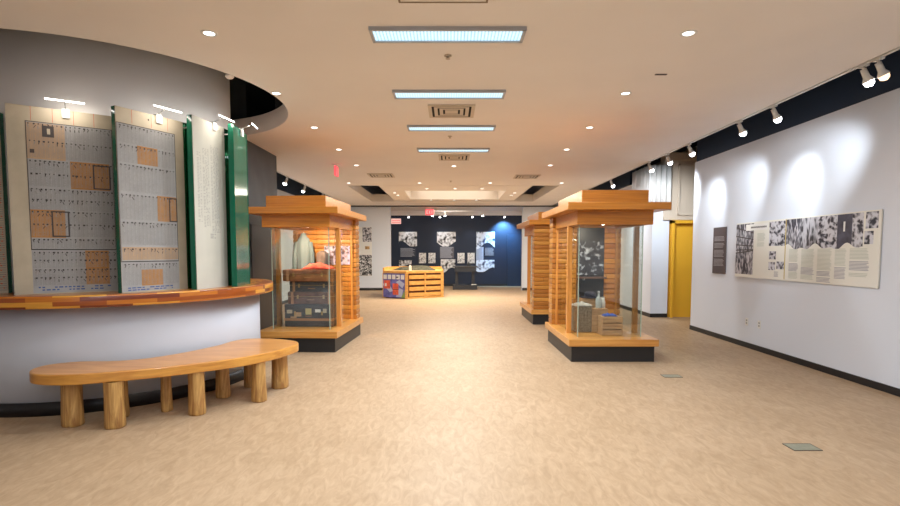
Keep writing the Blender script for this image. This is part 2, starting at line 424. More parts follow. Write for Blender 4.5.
g = G(); g.box(-5.2, -5.0, 21.25, 23.7, 0, HC); g.box(4.8, 5.0, 21.25, 23.7, 0, HC); struct(g.obj('wall_gallery_sides', M_NAVY2))
g = G(); g.box(2.62, 3.3, 23.62, 23.7, 0, 2.35); struct(g.obj('door_2', M_NAVY))
# hall behind the camera
g = G(); g.box(-7.2, 7.2, -4.6, -4.5, 0, 4.6); struct(g.obj('wall_front', M_WALL))

# pleated curtain hanging over the white return
def curtain():
    g = G(); path = []
    L = [(5.14, 12.20), (4.66, 12.20), (4.66, 13.4)]
    tot = 0; step = 0.012
    for i in range(2):
        a, b = Vector(L[i]), Vector(L[i+1]); n = int((b-a).length/step); d = (b-a).normalized(); nm = Vector((d.y, -d.x))
        for k in range(n):
            p = a + d*(k*step); ph = (tot+k*step)*2*PI/0.12
            path.append(p + nm*(-0.042*math.sin(ph)-0.008*math.sin(ph*0.37)))
        tot += (b-a).length
    for i in range(len(path)-1):
        a, b = path[i], path[i+1]
        g.face([(a.x, a.y, 2.55), (b.x, b.y, 2.55), (b.x, b.y, 3.56), (a.x, a.y, 3.56)], sm=True)
    o = g.obj('curtain', mat('white_curtain_fabric', (0.72, 0.70, 0.68), 0.85))
    m = o.modifiers.new('solid', 'SOLIDIFY'); m.thickness = 0.006
    tag(o, 'short white pleated curtain hung high behind the right display case', 'curtain')
curtain()

# ================================================================== ceiling fittings
ROWN = ['first', 'second', 'third', 'fourth', 'fifth', 'sixth', 'seventh']
def troffer(loc, n):
    m, nt, b = nodes('lit_louvre')
    return m
def make_troffer():
    t = thing('ceiling_light', 'x', 'ceiling light', (0, 0, HC), 0, 'rectangular ceiling lights down the middle')
    g = G(); hw, hd = 0.65, 0.135
    for b in ((-hw, hw, -hd, -hd+0.025), (-hw, hw, hd-0.025, hd), (-hw, -hw+0.025, -hd, hd), (hw-0.025, hw, -hd, hd)): g.box(*b, -0.03, 0)
    g.obj('frame', mat('dull_grey_trim', (0.42, 0.44, 0.48), 0.4), t)
    m, nt, b = nodes('lit_louvre')
    tc = nt.nodes.new('ShaderNodeTexCoord'); wv = nt.nodes.new('ShaderNodeTexWave'); wv.inputs['Scale'].default_value = 11.0
    r = nt.nodes.new('ShaderNodeValToRGB')
    r.color_ramp.elements[0].color = (0.20, 0.50, 0.66, 1); r.color_ramp.elements[1].color = (0.62, 0.88, 1.0, 1); r.color_ramp.elements[1].position = 0.5
    nt.links.new(tc.outputs['Object'], wv.inputs['Vector']); nt.links.new(wv.outputs['Fac'], r.inputs['Fac'])
    nt.links.new(r.outputs['Color'], b.inputs['Emission Color']); b.inputs['Emission Strength'].default_value = 0.85
    b.inputs['Base Color'].default_value = (0.3, 0.35, 0.4, 1)
    B('diffuser', m, t, -hw+0.025, hw-0.025, -hd+0.025, hd-0.025, -0.018, 0)
    return t
ty = [4.53, 6.2, 7.85, 9.52]
tl = ['largest and nearest rectangular ceiling light with a bluish louvre', 'second rectangular ceiling light from the camera, in front of a square air vent', 'third rectangular ceiling light, just beyond the large air vent', 'farthest rectangular ceiling light, just in front of a small air vent']
t0 = make_troffer()
for i, y in enumerate(ty):
    o = t0 if i == 0 else dup(t0, (0, 0, 0))
    o.location = ((-0.02, -0.01, 0.02, 0.06)[i], y, HC); o['label'] = tl[i]
    area_light('troffer_lamp', (o.location.x, y, HC-0.05), 1.2, 0.22, TROFFER_W, COOL)
for y in (2.86, 1.19, -0.5, -2.2, -3.6):     # the same row carries on over and behind the camera
    o = dup(t0, (0, y, HC)); o['label'] = 'rectangular ceiling light over the near part of the hall, outside the picture'
    area_light('troffer_lamp', (0, y, HC-0.05), 1.2, 0.22, TROFFER_W*0.6, COOL)

# recessed downlights
def make_down():
    t = thing('downlight', 'x', 'downlight', (0, 0, HC), 0, 'recessed round downlights')
    g = G(); g.lathe([(0.045, 0.0), (0.045, -0.004), (0.066, -0.008), (0.07, 0.0)], 24); g.obj('trim_ring', M_WHITE, t)
    g = G(); g.cyl((0, 0, 0), (0, 0, -0.003), 0.045, n=20); g.obj('lens', M_DL, t)
    return t
d0 = make_down(); first = True
def down(x, y, label, power=DOWN_W, z=HC, lamp=True):
    global first
    o = d0 if first else dup(d0, (0, 0, 0))
    first = False
    o.location = (x, y, z); o['label'] = label
    if lamp: spot_light('downlight_lamp', (x, y, z-0.03), (x, y, 0), power*1.2, WARM, 155, 1.0, 0.05)
rowY = [4.53, 6.2, 7.87, 9.53, 11.25]
for i, y in enumerate(rowY):
    down(-2.04+0.01*i, y, 'round recessed downlight, %s from the camera in the left row' % ROWN[i])
    down(2.02+0.03*i, y, 'round recessed downlight, %s from the camera in the right row' % ROWN[i])
for y in (2.86, 1.19, -0.5, -2.2):
    for x in (-2.04, 2.04): down(x, y, 'round recessed downlight over the near part of the hall, outside the picture')
down(0.08, 11.35, 'lone round downlight on the centre line behind the last vent')
for i, x in enumerate((-2.72, -0.82, 1.08, 3.0)):
    down(x, 14.1, 'small downlight just before the ceiling well, %s from left' % ROWN[i], 55)
for i, x in enumerate((-0.68, 0.15, 0.95)):
    down(x, 15.5, 'small downlight on the near edge of the hanging raft, %s from left' % ROWN[i], z=HC+0.02, power=30)
for i, x in enumerate((-0.68, 0.15, 0.95)):
    down(x, 18.88, 'small downlight on the far edge of the hanging raft, %s from left' % ROWN[i], z=HC+0.02, power=30)
for i, (x, y) in enumerate(((-1.75, 16.6), (-1.72, 17.3), (2.05, 16.6), (2.02, 17.3))):
    down(x, y, 'small downlight at the %s end of the lit ceiling coffer, %s one' % (('left', 'left', 'right', 'right')[i], ('nearer', 'farther')[i % 2]), z=HC+0.02, power=30)
# lit panel of the coffer
o = thing('coffer_light', 'wide warm white lit panel inside the coffer of the hanging raft', 'ceiling light', (0.16, 17.4, HC+0.40))
B('diffuser', mat('lit_cream_panel', (1, 1, 1), 0.5, emis=(1.0, 0.92, 0.76), estr=1.0), o, -1.3, 1.3, -0.9, 1.25, -0.03, 0)
B('frame', M_WHITE, o, -1.35, 1.35, -0.95, 1.3, -0.02, 0)
area_light('coffer_lamp', (0.16, 17.4, HC+0.01), 2.6, 2.0, 230, (1, 0.92, 0.76))

# air vents
def make_vent():
    t = thing('air_vent', 'x', 'air vent', (0, 0, HC), 0, 'square ceiling air vents')
    g = G()
    M_VF = mat('tan_vent_metal', (0.62, 0.54, 0.44), 0.5)
    for k, r in enumerate((0.30, 0.225, 0.155)):
        w_ = 0.045
        for b in ((-r, r, -r, -r+w_), (-r, r, r-w_, r), (-r, -r+w_, -r+w_, r-w_), (r-w_, r, -r+w_, r-w_)): g.box(*b, -0.016, -0.002)
    g.box(-0.085, 0.085, -0.085, 0.085, -0.016, -0.002)
    g.obj('grille', M_VF, t)
    B('backing', M_VOID, t, -0.29, 0.29, -0.29, 0.29, -0.013, 0)
    return t
v0 = make_vent()
for i, (x, y, s) in enumerate(((0.02, 6.96, 'large square air vent between the second and third rectangular lights'), (0.08, 10.3, 'square air vent right behind the farthest rectangular light'), (-1.66, 12.7, 'square air vent left of the centre line near the exit sign'), (1.88, 12.9, 'square air vent right of the centre line beyond the right downlights'))):
    o = v0 if i == 0 else dup(v0, (0, 0, 0)); o.location = (x, y, HC); o['label'] = s
g = G()
for b in ((-0.33, 0.33, -0.3, -0.285), (-0.33, 0.33, 0.285, 0.3), (-0.33, -0.315, -0.285, 0.285), (0.315, 0.33, -0.285, 0.285)): g.box(*b, -0.008, 0, m=1)
g.box(-0.315, 0.315, -0.285, 0.285, -0.005, 0)
tag(g.obj('access_panel', [M_CEIL, mat('brown_panel_seam', (0.25, 0.18, 0.12), 0.7)], loc=(-0.05, 3.68, HC)), 'square flush ceiling access panel at the top edge of the picture', 'access panel')
for i, (x, y, s) in enumerate(((-0.02, 5.03, 'tiny sprinkler plate between the first two rectangular ceiling lights'), (0.0, 8.45, 'tiny sprinkler plate between the third and fourth rectangular ceiling lights'), (0.02, 13.7, 'tiny sprinkler plate far down the centre line before the ceiling well'))):
    g = G(); g.cyl((0, 0, 0), (0, 0, -0.008), 0.035, n=18); g.cyl((0, 0, -0.008), (0, 0, -0.03), 0.012, n=10); g.cyl((0, 0, -0.03), (0, 0, -0.033), 0.022, n=12)
    o = g.obj('sprinkler_head', mat('bronze_plate', (0.5, 0.42, 0.34), 0.5), loc=(x, y, HC)); tag(o, s, 'sprinkler', 'ceiling sprinkler heads')
g = G(); g.lathe([(0, -0.03), (0.03, -0.027), (0.045, -0.01), (0.045, 0)], 20)
tag(g.obj('smoke_detector', M_CEIL, loc=(-2.32, 5.6, HC)), 'round beige smoke detector beside the curved ceiling cut-out', 'smoke detector')
g = G(); g.box(-0.06, 0.06, -0.015, 0.015, -0.006, 0); tag(g.obj('ceiling_slot', M_INK, loc=(2.2, 5.55, HC)), 'small dark slot in the ceiling between the right downlights', 'slot')

# ------------------------------------------------------------------ track lights
def track(name, x, y0, y1, z, label, horizontal=False):
    g = G()
    if horizontal:
        g.box(x[0], x[1], y0-0.018, y0+0.018, z-0.13, z-0.10)
        for k in range(4): g.cyl((x[0]+0.3+k*(x[1]-x[0]-0.6)/3, y0, z-0.10), (x[0]+0.3+k*(x[1]-x[0]-0.6)/3, y0, z), 0.008, n=8)
    else: g.box(x-0.018, x+0.018, y0, y1, z-0.03, z)
    tag(g.obj('light_track', M_WHITE), label, 'light track')
track('t', 4.07+0.03, -4.4, 16.5, HC+0.03, 'long white light track along the right ceiling edge')
track('t', -3.98-0.02, 10.3, 20.8, HC+0.03, 'long white light track along the left ceiling edge')
track('t', (-2.3, 2.7), 22.2, 0, HC, 'light track across the gallery ceiling, nearer one', True)
track('t', (-2.3, 2.7), 23.0, 0, HC, 'light track across the gallery ceiling, farther one', True)
def make_head(lit=True, name='x'):
    t = thing('track_spotlight', 'x', 'spotlight', (0, 0, 0), 0, 'track spotlights')
    g = G(); g.box(-0.02, 0.02, -0.05, 0.05, -0.02, 0.0); g.cyl((0, 0, -0.02), (0, 0, -0.05), 0.012, n=10)
    g.obj('adapter', M_WHITE, t)
    a = Vector((0.0, 0, -0.05)); d = Vector((0.42, -0.05, -0.9)).normalized()
    g = G(); g.cyl(a-d*0.01, a+d*0.075, 0.028, 0.030, 16); g.cyl(a+d*0.075, a+d*0.115, 0.030, 0.052, 16, cap=False); g.cyl(a+d*0.115, a+d*0.125, 0.052, 0.052, 16, cap=False)
    g.obj('lamp_housing', M_WHITE, t)
    g = G(); g.cyl(a+d*0.09, a+d*0.128, 0.036, 0.047, 16); g.lathe([(0.001, -0.045), (0.03, -0.036), (0.044, -0.012), (0.044, 0.008), (0.03, 0.03), (0.001, 0.036)], 18, c=tuple(a+d*0.132))
    g.obj('bulb', M_BULB if lit else mat('warm_lit_bulb', (1, 1, 1), 0.5, emis=(1.0, 0.62, 0.35), estr=1.6), t)
    return t
h0 = make_head(); h1 = make_head(False)
ZT = HC
heads = [(5.1, 'amber glowing track spotlight, rightmost on the right track', 6.0, h1),
         (5.28, 'bright white track spotlight next to the amber one on the right track', 7.9, h0),
         (6.72, 'bright track spotlight on the right track, third from right', 7.4, h0),
         (7.5, 'bright track spotlight on the right track, left of the widely spaced pair', 9.1, h0),
         (9.05, 'bright track spotlight above the far end of the right white wall', 9.75, h0),
         (9.95, 'track spotlight at the right edge of the pleated curtain', 10.9, h0),
         (10.85, 'track spotlight in front of the pleated curtain', 12.2, h0),
         (13.4, 'very bright star-like track spotlight above the right display case roof', 13.2, h0)]
used0 = used1 = False
for y, lab, ty_, proto in heads:
    if proto is h0:
        o = h0 if not used0 else dup(h0, (0, 0, 0)); used0 = True
    else: o = h1
    o.location = (4.10, y, ZT); o['label'] = lab
    if proto is h0:
        tg = (XR, ty_, 2.2)
        if lab.startswith('track spotlight'): tg = (5.7, 12.3, 1.5) if 'right edge' in lab else (4.85, 12.2, 2.6)
        spot_light('track_lamp', (4.20, y-0.01, ZT-0.21), tg, TRACK_W*(3.2 if y < 6 else 1.1 if y < 7 else 1.7 if y < 8.5 else 1.3 if y < 9.5 else 2.0), COOL, 52 if y < 6 else 62 if y < 9.5 else 80, 0.9, 0.06)
    else:
        spot_light('track_lamp', (4.20, y-0.01, ZT-0.21), (XR, ty_, 1.2), 4, (1, 0.55, 0.25), 80, 0.9, 0.04)
for y in (3.4, 1.6, 0):
    o = dup(h0, (4.10, y, ZT), label='track spotlight on the near part of the right track, outside the picture')
    spot_light('track_lamp', (4.20, y, ZT-0.21), (XR, y-0.6, 2.2), TRACK_W, COOL, 60, 0.9, 0.04)
for i, y in enumerate((11.6, 12.9, 14.5, 16.5)):
    dup(h0, (-4.0, y, ZT), PI, 'track spotlight on the left ceiling edge, %s from the camera' % ROWN[i])
    spot_light('track_lamp', (-4.12, y, ZT-0.2), (-4.98, y, 2.2), 30, COOL, 80, 0.9, 0.04)
for i, (x, y, tgt) in enumerate(((-1.83, 23.0, (-1.9, 23.7, 1.9)), (-0.75, 22.2, (-0.2, 23.7, 1.8)), (-0.45, 23.0, (-0.3, 23.7, 1.9)), (-0.22, 22.2, (0.5, 23.7, 1.3)), (0.98, 23.0, (0.9, 23.7, 1.8)), (1.38, 22.2, (1.6, 23.7, 1.8)), (2.4, 23.0, (2.45, 23.7, 2.2)))):
    dup(h0, (x, y, HC-0.13), PI/2, 'bright spotlight on the gallery ceiling, %s from left' % ROWN[i])
    spot_light('gallery_lamp', (x, y+0.12, HC-0.34), tgt, (16 if i < 6 else 420), (COOL if i < 6 else (0.25, 0.6, 1.0)), (55 if i < 6 else 95), 0.8, 0.04)
for x in (-4, 0, 3.6):
    area_light('gallery_fill_lamp', (x, 21.8, HC-0.02), 1.2, 0.3, 14, WARM)

# ------------------------------------------------------------------ exit signs
def letters(g, text, x0, z0, h, y, m):
    w_ = h*0.55; t = h*0.16; x = x0
    for ch in text:
        if ch == 'E':
            g.box(x, x+t, y-0.002, y, z0, z0+h, m)
            for q in (0, (h-t)/2, h-t): g.box(x+t, x+w_, y-0.002, y, z0+q, z0+q+t, m)
        elif ch == 'I': g.box(x+w_/2-t/2, x+w_/2+t/2, y-0.002, y, z0, z0+h, m)
        elif ch == 'T':
            g.box(x+w_/2-t/2, x+w_/2+t/2, y-0.002, y, z0, z0+h-t, m); g.box(x, x+w_, y-0.002, y, z0+h-t, z0+h, m)
        elif ch == 'X':
            for a, b in ((x, x+w_-t), (x+w_-t, x)):
                g.face([(a, y-0.002, z0), (a+t, y-0.002, z0), (b+t, y-0.002, z0+h), (b, y-0.002, z0+h)], m)
        x += w_*1.28
M_RED = mat('lit_red_plastic', (0.6, 0.03, 0.04), 0.5, emis=(1, 0.12, 0.14), estr=0.75)
M_PINK = mat('lit_pale_sign', (0.8, 0.5, 0.45), 0.5, emis=(1, 0.62, 0.55), estr=0.45)
t = thing('exit_sign', 'red exit sign hanging from the main ceiling, seen edge on', 'exit sign', (-2.40, 11.1, HC), PI/2)
g = G(); g.box(-0.13, 0.13, -0.02, 0.02, -0.25, -0.05); g.obj('sign_box', M_RED, t)
g = G(); g.cyl((0, 0, 0), (0, 0, -0.05), 0.02, n=10); g.box(-0.03, 0.03, -0.09, 0.09, -0.015, 0); g.obj('mount', M_WHITE, t)
t = thing('exit_sign', 'small red exit sign hanging in the gallery opening beside bright lights', 'exit sign', (-0.86, 21.9, HC))
g = G(); g.box(-0.17, 0.17, -0.03, 0.03, -0.31, -0.06); g.obj('sign_box', M_RED, t)
g = G(); letters(g, 'EXIT', -0.13, -0.26, 0.14, -0.031, 0); g.obj('lettering', M_PINK, t)
g = G(); g.cyl((0, 0, 0), (0, 0, -0.06), 0.012, n=8); g.obj('mount', M_WHITE, t)
t = thing('wall_sign', 'pale pink lit sign on the navy wall at the left of the gallery', 'sign', (-2.44, 23.7, 2.82))
g = G(); g.box(-0.22, 0.22, -0.05, 0, 0, 0.24); g.obj('sign_box', M_PINK, t)
g = G(); g.box(-0.19, 0.19, -0.053, -0.05, 0.14, 0.165); g.box(-0.19, 0.19, -0.053, -0.05, 0.06, 0.085); g.obj('text_lines', M_RED, t)

# ================================================================== round kiosk
def ring(g, c, r0, r1, z0, z1, n=128, m=0, mside=None):
    if mside is None: mside = m
    for k in range(n):
        t0, t1 = 2*PI*k/n, 2*PI*(k+1)/n
        P = lambda r, t, z: (c[0]+r*math.cos(t), c[1]+r*math.sin(t), z)
        L0, L1 = t0*r1, t1*r1
        g.face([P(r1, t0, z0), P(r1, t1, z0), P(r1, t1, z1), P(r1, t0, z1)], mside, [(L0, z0), (L1, z0), (L1, z1), (L0, z1)], True)
        g.face([P(r0, t0, z1), P(r1, t0, z1), P(r1, t1, z1), P(r0, t1, z1)], m, [(L0, r0), (L0, r1), (L1, r1), (L1, r0)])
        g.face([P(r1, t0, z0), P(r0, t0, z0), P(r0, t1, z0), P(r1, t1, z0)], m, [(L0, r1), (L0, r0), (L1, r0), (L1, r1)])
        if r0 > 0: g.face([P(r0, t1, z0), P(r0, t0, z0), P(r0, t0, z1), P(r0, t1, z1)], m, None, True)
ZL0, ZL1 = 1.03, 1.15
k_ = thing('round_kiosk', 'round white kiosk wall with curved counter and tall upper drum at left', 'kiosk', (DC[0], DC[1], 0))
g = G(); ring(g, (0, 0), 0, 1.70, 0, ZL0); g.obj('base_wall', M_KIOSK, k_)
g = G(); ring(g, (0, 0), 1.70, 1.712, 0, 0.13); g.obj('skirting', M_BASE, k_)
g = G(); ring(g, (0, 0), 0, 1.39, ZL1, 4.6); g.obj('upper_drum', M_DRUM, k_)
g = G(); ring(g, (0, 0), 0, 1.88, ZL0, ZL1)
o = g.obj('counter_top', M_LEDGE, k_, bevel=0.012)

# document panels standing on the counter
def txt(g, W, H, u0, u1, v0, v1, line, dash, gap, m, y, jit=0.3, hfrac=0.45, fill=0.85):
    """v measured from the top"""
    v = v0
    while v < v1:
        u = u0
        while u < u1-0.001:
            L = dash*(0.6+0.8*random.random())
            if random.random() < fill:
                a = u*W; b = min(u+L, u1)*W; z1 = H-(v*H); z0 = z1-line*H*hfrac
                g.quad(a, b, z0, z1, y, m)
            u += L+gap
        v += line
def rect(g, W, H, u0, u1, v0, v1, m, y): g.quad(u0*W, u1*W, H-v1*H, H-v0*H, y, m)
def frame(g, W, H, u0, u1, v0, v1, t, m, y):
    x0, x1, z0, z1 = u0*W, u1*W, H-v1*H, H-v0*H
    g.quad(x0, x1, z0, z0+t, y, m); g.quad(x0, x1, z1-t, z1, y, m); g.quad(x0, x0+t, z0+t, z1-t, y, m); g.quad(x1-t, x1, z0+t, z1-t, y, m)
def columns(g, W, H, u0, u1, v0, v1, n, y, m=9, bold=7):
    """newspaper columns: thin vertical rules, headings as dark spots, fine lines between"""
    w_ = (u1-u0)/n
    for i in range(n+1): rect(g, W, H, u0+i*w_-0.0012/W, u0+i*w_+0.0012/W, v0, v1, m, y)
    for i in range(n):
        a = u0+i*w_
        v = v0+0.004
        while v < v1-0.004:
            rect(g, W, H, a+w_*0.18, a+w_*(0.6+0.3*random.random()), v, v+0.0022, m, y); v += 0.0062
def heads_row(g, W, H, u0, u1, v, n, y, m=7):
    w_ = (u1-u0)/n
    for i in range(n):
        a = u0+(i+0.25+0.2*random.random())*w_
        rect(g, W, H, a, a+w_*random.uniform(0.2, 0.5), v, v+random.uniform(0.004, 0.010), m, y)
        if random.random() < 0.7:
            v2 = v+random.uniform(0.014, 0.03); d = random.uniform(-0.5, 0.5)*w_
            g.face([((a)*W, y, H-v2*H), ((a+w_*0.18)*W, y, H-v2*H), ((a+w_*0.18+d)*W, y, H-(v2-0.014)*H), ((a+d)*W, y, H-(v2-0.014)*H)], 9 if random.random() < 0.5 else m)
DM = [M_CREAM, M_NEWS, M_TAN, M_ORANGE, M_INK, M_INKB, M_INKR, M_INK, M_PHOTO2, M_INKL, M_CREAM2]
def panel(p0, p1, h, label, doc, tube=True, u_doc=(0.0, 1.0), thick=0.06, name='document_panel'):
    p0 = Vector(p0); p1 = Vector(p1); W = (p1-p0).length; rz = math.atan2(p1.y-p0.y, p1.x-p0.x)
    t = thing(name, label, 'display panel', (p0.x, p0.y, ZL1), rz, 'glass document panels on the round counter')
    g = G(); g.box(0.004, W-0.004, 0.004, thick-0.004, 0, h-0.003); g.obj('glass_body', M_GREEN if doc else M_FIN, t)
    g = G(); g.box(0, 0.006, 0, thick, 0, h); g.box(W-0.006, W, 0, thick, 0, h); g.box(0.006, W-0.006, 0.002, thick, h-0.005, h); g.obj('glass_edge', M_GEDGE, t)
    if doc:
        g = G(); a, b = u_doc[0]*W, u_doc[1]*W
        g.box(a, b, -0.004, 0.004, 0.0, h, 0 if doc != 3 else 10)
        w2 = b-a; g2 = G()
        doc_fn[doc](g2, w2, h)
        g2.v = [(x+a, y, z) for x, y, z in g2.v]
        n = len(g.v); g.v += g2.v; g.f += [tuple(i+n for i in f) for f in g2.f]; g.m += g2.m; g.uv += g2.uv; g.smooth += g2.smooth
        g.obj('document_sheet', DM, t, merge=False)
    # stand-offs holding the panel to the drum
    for zz in (h-0.10,):
        for xx in (0.06, W-0.06):
            q = Vector((p0.x+math.cos(rz)*xx, p0.y+math.sin(rz)*xx)); rr = (q-Vector(DC)).length-1.39
            dr = (Vector(DC)-q).normalized()
            ld = (dr.x*math.cos(-rz)-dr.y*math.sin(-rz), dr.x*math.sin(-rz)+dr.y*math.cos(-rz))
            s0 = thick/max(0.2, ld[1])
            if rr > s0+0.01:
                g = G(); g.cyl((xx+ld[0]*s0, ld[1]*s0, zz), (xx+ld[0]*rr, ld[1]*rr, zz), 0.008, n=8); g.obj('standoff', M_METAL, t)
    if tube:
        t2 = thing('picture_light', label.replace('glass panel', 'slim tube lamp clipped over the panel').replace('glass fin', 'slim tube lamp clipped over the fin') , 'picture light', (p0.x+math.cos(rz)*W*0.55, p0.y+math.sin(rz)*W*0.55, ZL1+h), rz, 'picture lights over the document panels')
        hl = min(0.15, W*0.22)
        g = G(); g.box(-0.03, 0.03, -0.022, -0.0045, -0.075, 0.015); g.box(-0.03, 0.03, -0.022, 0.03, 0.0, 0.015); g.obj('clamp', M_WHITE, t2)
        g = G(); g.cyl((0, 0, 0.012), (0, -0.10, 0.055), 0.006, n=8); g.cyl((0, -0.10, 0.055), (0, -0.16, 0.062), 0.006, n=8); g.obj('arm', M_METAL, t2)
        g = G(); g.cyl((-hl, -0.16, 0.052), (hl, -0.16, 0.052), 0.0055, n=12); g.obj('tube', M_TUBE, t2)
        L = area_light('picture_lamp', (0, 0, 0), hl*2, 0.03, 0.9, (1, 0.9, 0.78))
        wx = Matrix.Rotation(rz, 4, 'Z') @ Vector((0, -0.16, 0.035))
        L.location = t2.location + wx
        L.rotation_euler = (math.radians(28), 0, rz)
    return t
def doc1(g, W, H):
    y = -0.0045; y2 = -0.0055; y3 = -0.0065
    for u in (0.22, 0.42, 0.62, 0.82): rect(g, W, H, u, u+0.004, 0.0, 0.075, 6, y)
    rect(g, W, H, 0.17, 1.0, 0.08, 0.995, 1, y)
    frame(g, W, H, 0.168, 1.0, 0.078, 0.76, 0.006, 4, y3); rect(g, W, H, 0.17, 1, 0.757, 0.762, 4, y3)
    rect(g, W, H, 0.175, 0.53, 0.085, 0.275, 2, y2)
    rect(g, W, H, 0.57, 0.96, 0.275, 0.425, 3, y2)
    rect(g, W, H, 0.175, 0.50, 0.545, 0.695, 3, y2)
    rect(g, W, H, 0.68, 0.92, 0.765, 0.955, 3, y2)
    n = 19
    for v0, v1 in ((0.085, 0.27), (0.28, 0.42), (0.43, 0.545), (0.55, 0.69), (0.70, 0.755), (0.77, 0.86), (0.865, 0.955)):
        columns(g, W, H, 0.18, 0.995, v0, v1, n, y3)
        heads_row(g, W, H, 0.18, 0.995, v0+0.002, n, y3-0.001)
        if v1-v0 > 0.08: heads_row(g, W, H, 0.18, 0.995, (v0+v1)/2, n, y3-0.001)
    rect(g, W, H, 0.32, 0.43, 0.095, 0.155, 4, y3-0.002); rect(g, W, H, 0.365, 0.395, 0.11, 0.14, 0, y3-0.003)
    rect(g, W, H, 0.20, 0.24, 0.225, 0.245, 4, y3-0.002)
    frame(g, W, H, 0.79, 0.97, 0.285, 0.42, 0.012, 4, y3-0.002); frame(g, W, H, 0.37, 0.54, 0.55, 0.69, 0.012, 4, y3-0.002)
    txt(g, W, H, 0.22, 0.95, 0.962, 0.985, 0.014, 0.03, 0.015, 5, y3, fill=0.7)
def doc2(g, W, H):
    y = -0.0045; y2 = -0.0055; y3 = -0.0065
    for u in (0.22, 0.5, 0.75): rect(g, W, H, u, u+0.005, 0.0, 0.075, 6, y)
    rect(g, W, H, 0.0, 0.86, 0.085, 0.995, 1, y)
    frame(g, W, H, 0.0, 0.86, 0.083, 0.83, 0.006, 4, y3); rect(g, W, H, 0, 0.86, 0.827, 0.832, 4, y3)
    rect(g, W, H, 0.28, 0.58, 0.19, 0.29, 3, y2)
    rect(g, W, H, 0.55, 0.85, 0.455, 0.60, 3, y2)
    rect(g, W, H, 0.02, 0.85, 0.75, 0.82, 2, y2)
    rect(g, W, H, 0.28, 0.60, 0.875, 0.965, 3, y2)
    n = 15
    for v0, v1 in ((0.09, 0.19), (0.195, 0.29), (0.30, 0.45), (0.46, 0.60), (0.61, 0.74), (0.755, 0.82), (0.84, 0.96)):
        columns(g, W, H, 0.02, 0.85, v0, v1, n, y3)
        heads_row(g, W, H, 0.02, 0.85, v0+0.002, n, y3-0.001)
    frame(g, W, H, 0.73, 0.86, 0.46, 0.60, 0.012, 4, y3-0.002)
    rect(g, W, H, 0.45, 0.47, 0.03, 0.04, 4, y3)
    txt(g, W, H, 0.08, 0.75, 0.972, 0.988, 0.012, 0.05, 0.015, 5, y3, fill=0.7)
def doc3(g, W, H):
    y = -0.0045
    for u0, u1, v0, v1 in ((0.10, 0.22, 0.2, 0.60), (0.27, 0.46, 0.17, 0.63), (0.52, 0.78, 0.14, 0.66)):
        txt(g, W, H, u0, u1, v0, v1, 0.0085, 0.05, 0.03, 9, y, hfrac=0.35)
    txt(g, W, H, 0.45, 0.62, 0.66, 0.70, 0.011, 0.08, 0.03, 9, y)
def doc0(g, W, H):
    v = 0.03
    while v < 0.98:
        rect(g, W, H, 0.04, 0.99, v, v+0.004, 9, -0.0045); v += 0.0125
    txt(g, W, H, 0.55, 0.98, 0.03, 0.97, 0.0125, 0.02, 0.008, 6, -0.0055, fill=0.35)
doc_fn = {1: doc1, 2: doc2, 3: doc3, 9: doc0}
panel((-5.05, 4.93), (-4.30, 5.05), 1.73, 'pinkish lined glass panel cut off by the left picture edge', 9, tube=False)
panel((-4.068, 4.845), (-3.402, 5.314), 1.76, 'widest newspaper glass panel with a portrait photo, leftmost full one', 1)
panel((-3.186, 5.037), (-2.835, 5.745), 1.79, 'second newspaper glass panel with a green right margin', 2, u_doc=(0, 0.90))
panel((-2.691, 5.518), (-2.603, 6.226), 1.83, 'narrow pale glass panel with dense text columns', 3, u_doc=(0, 0.84))
panel((-2.455, 5.99), (-2.52, 6.55), 1.85, 'plain green glass fin nearest the display cases', None)

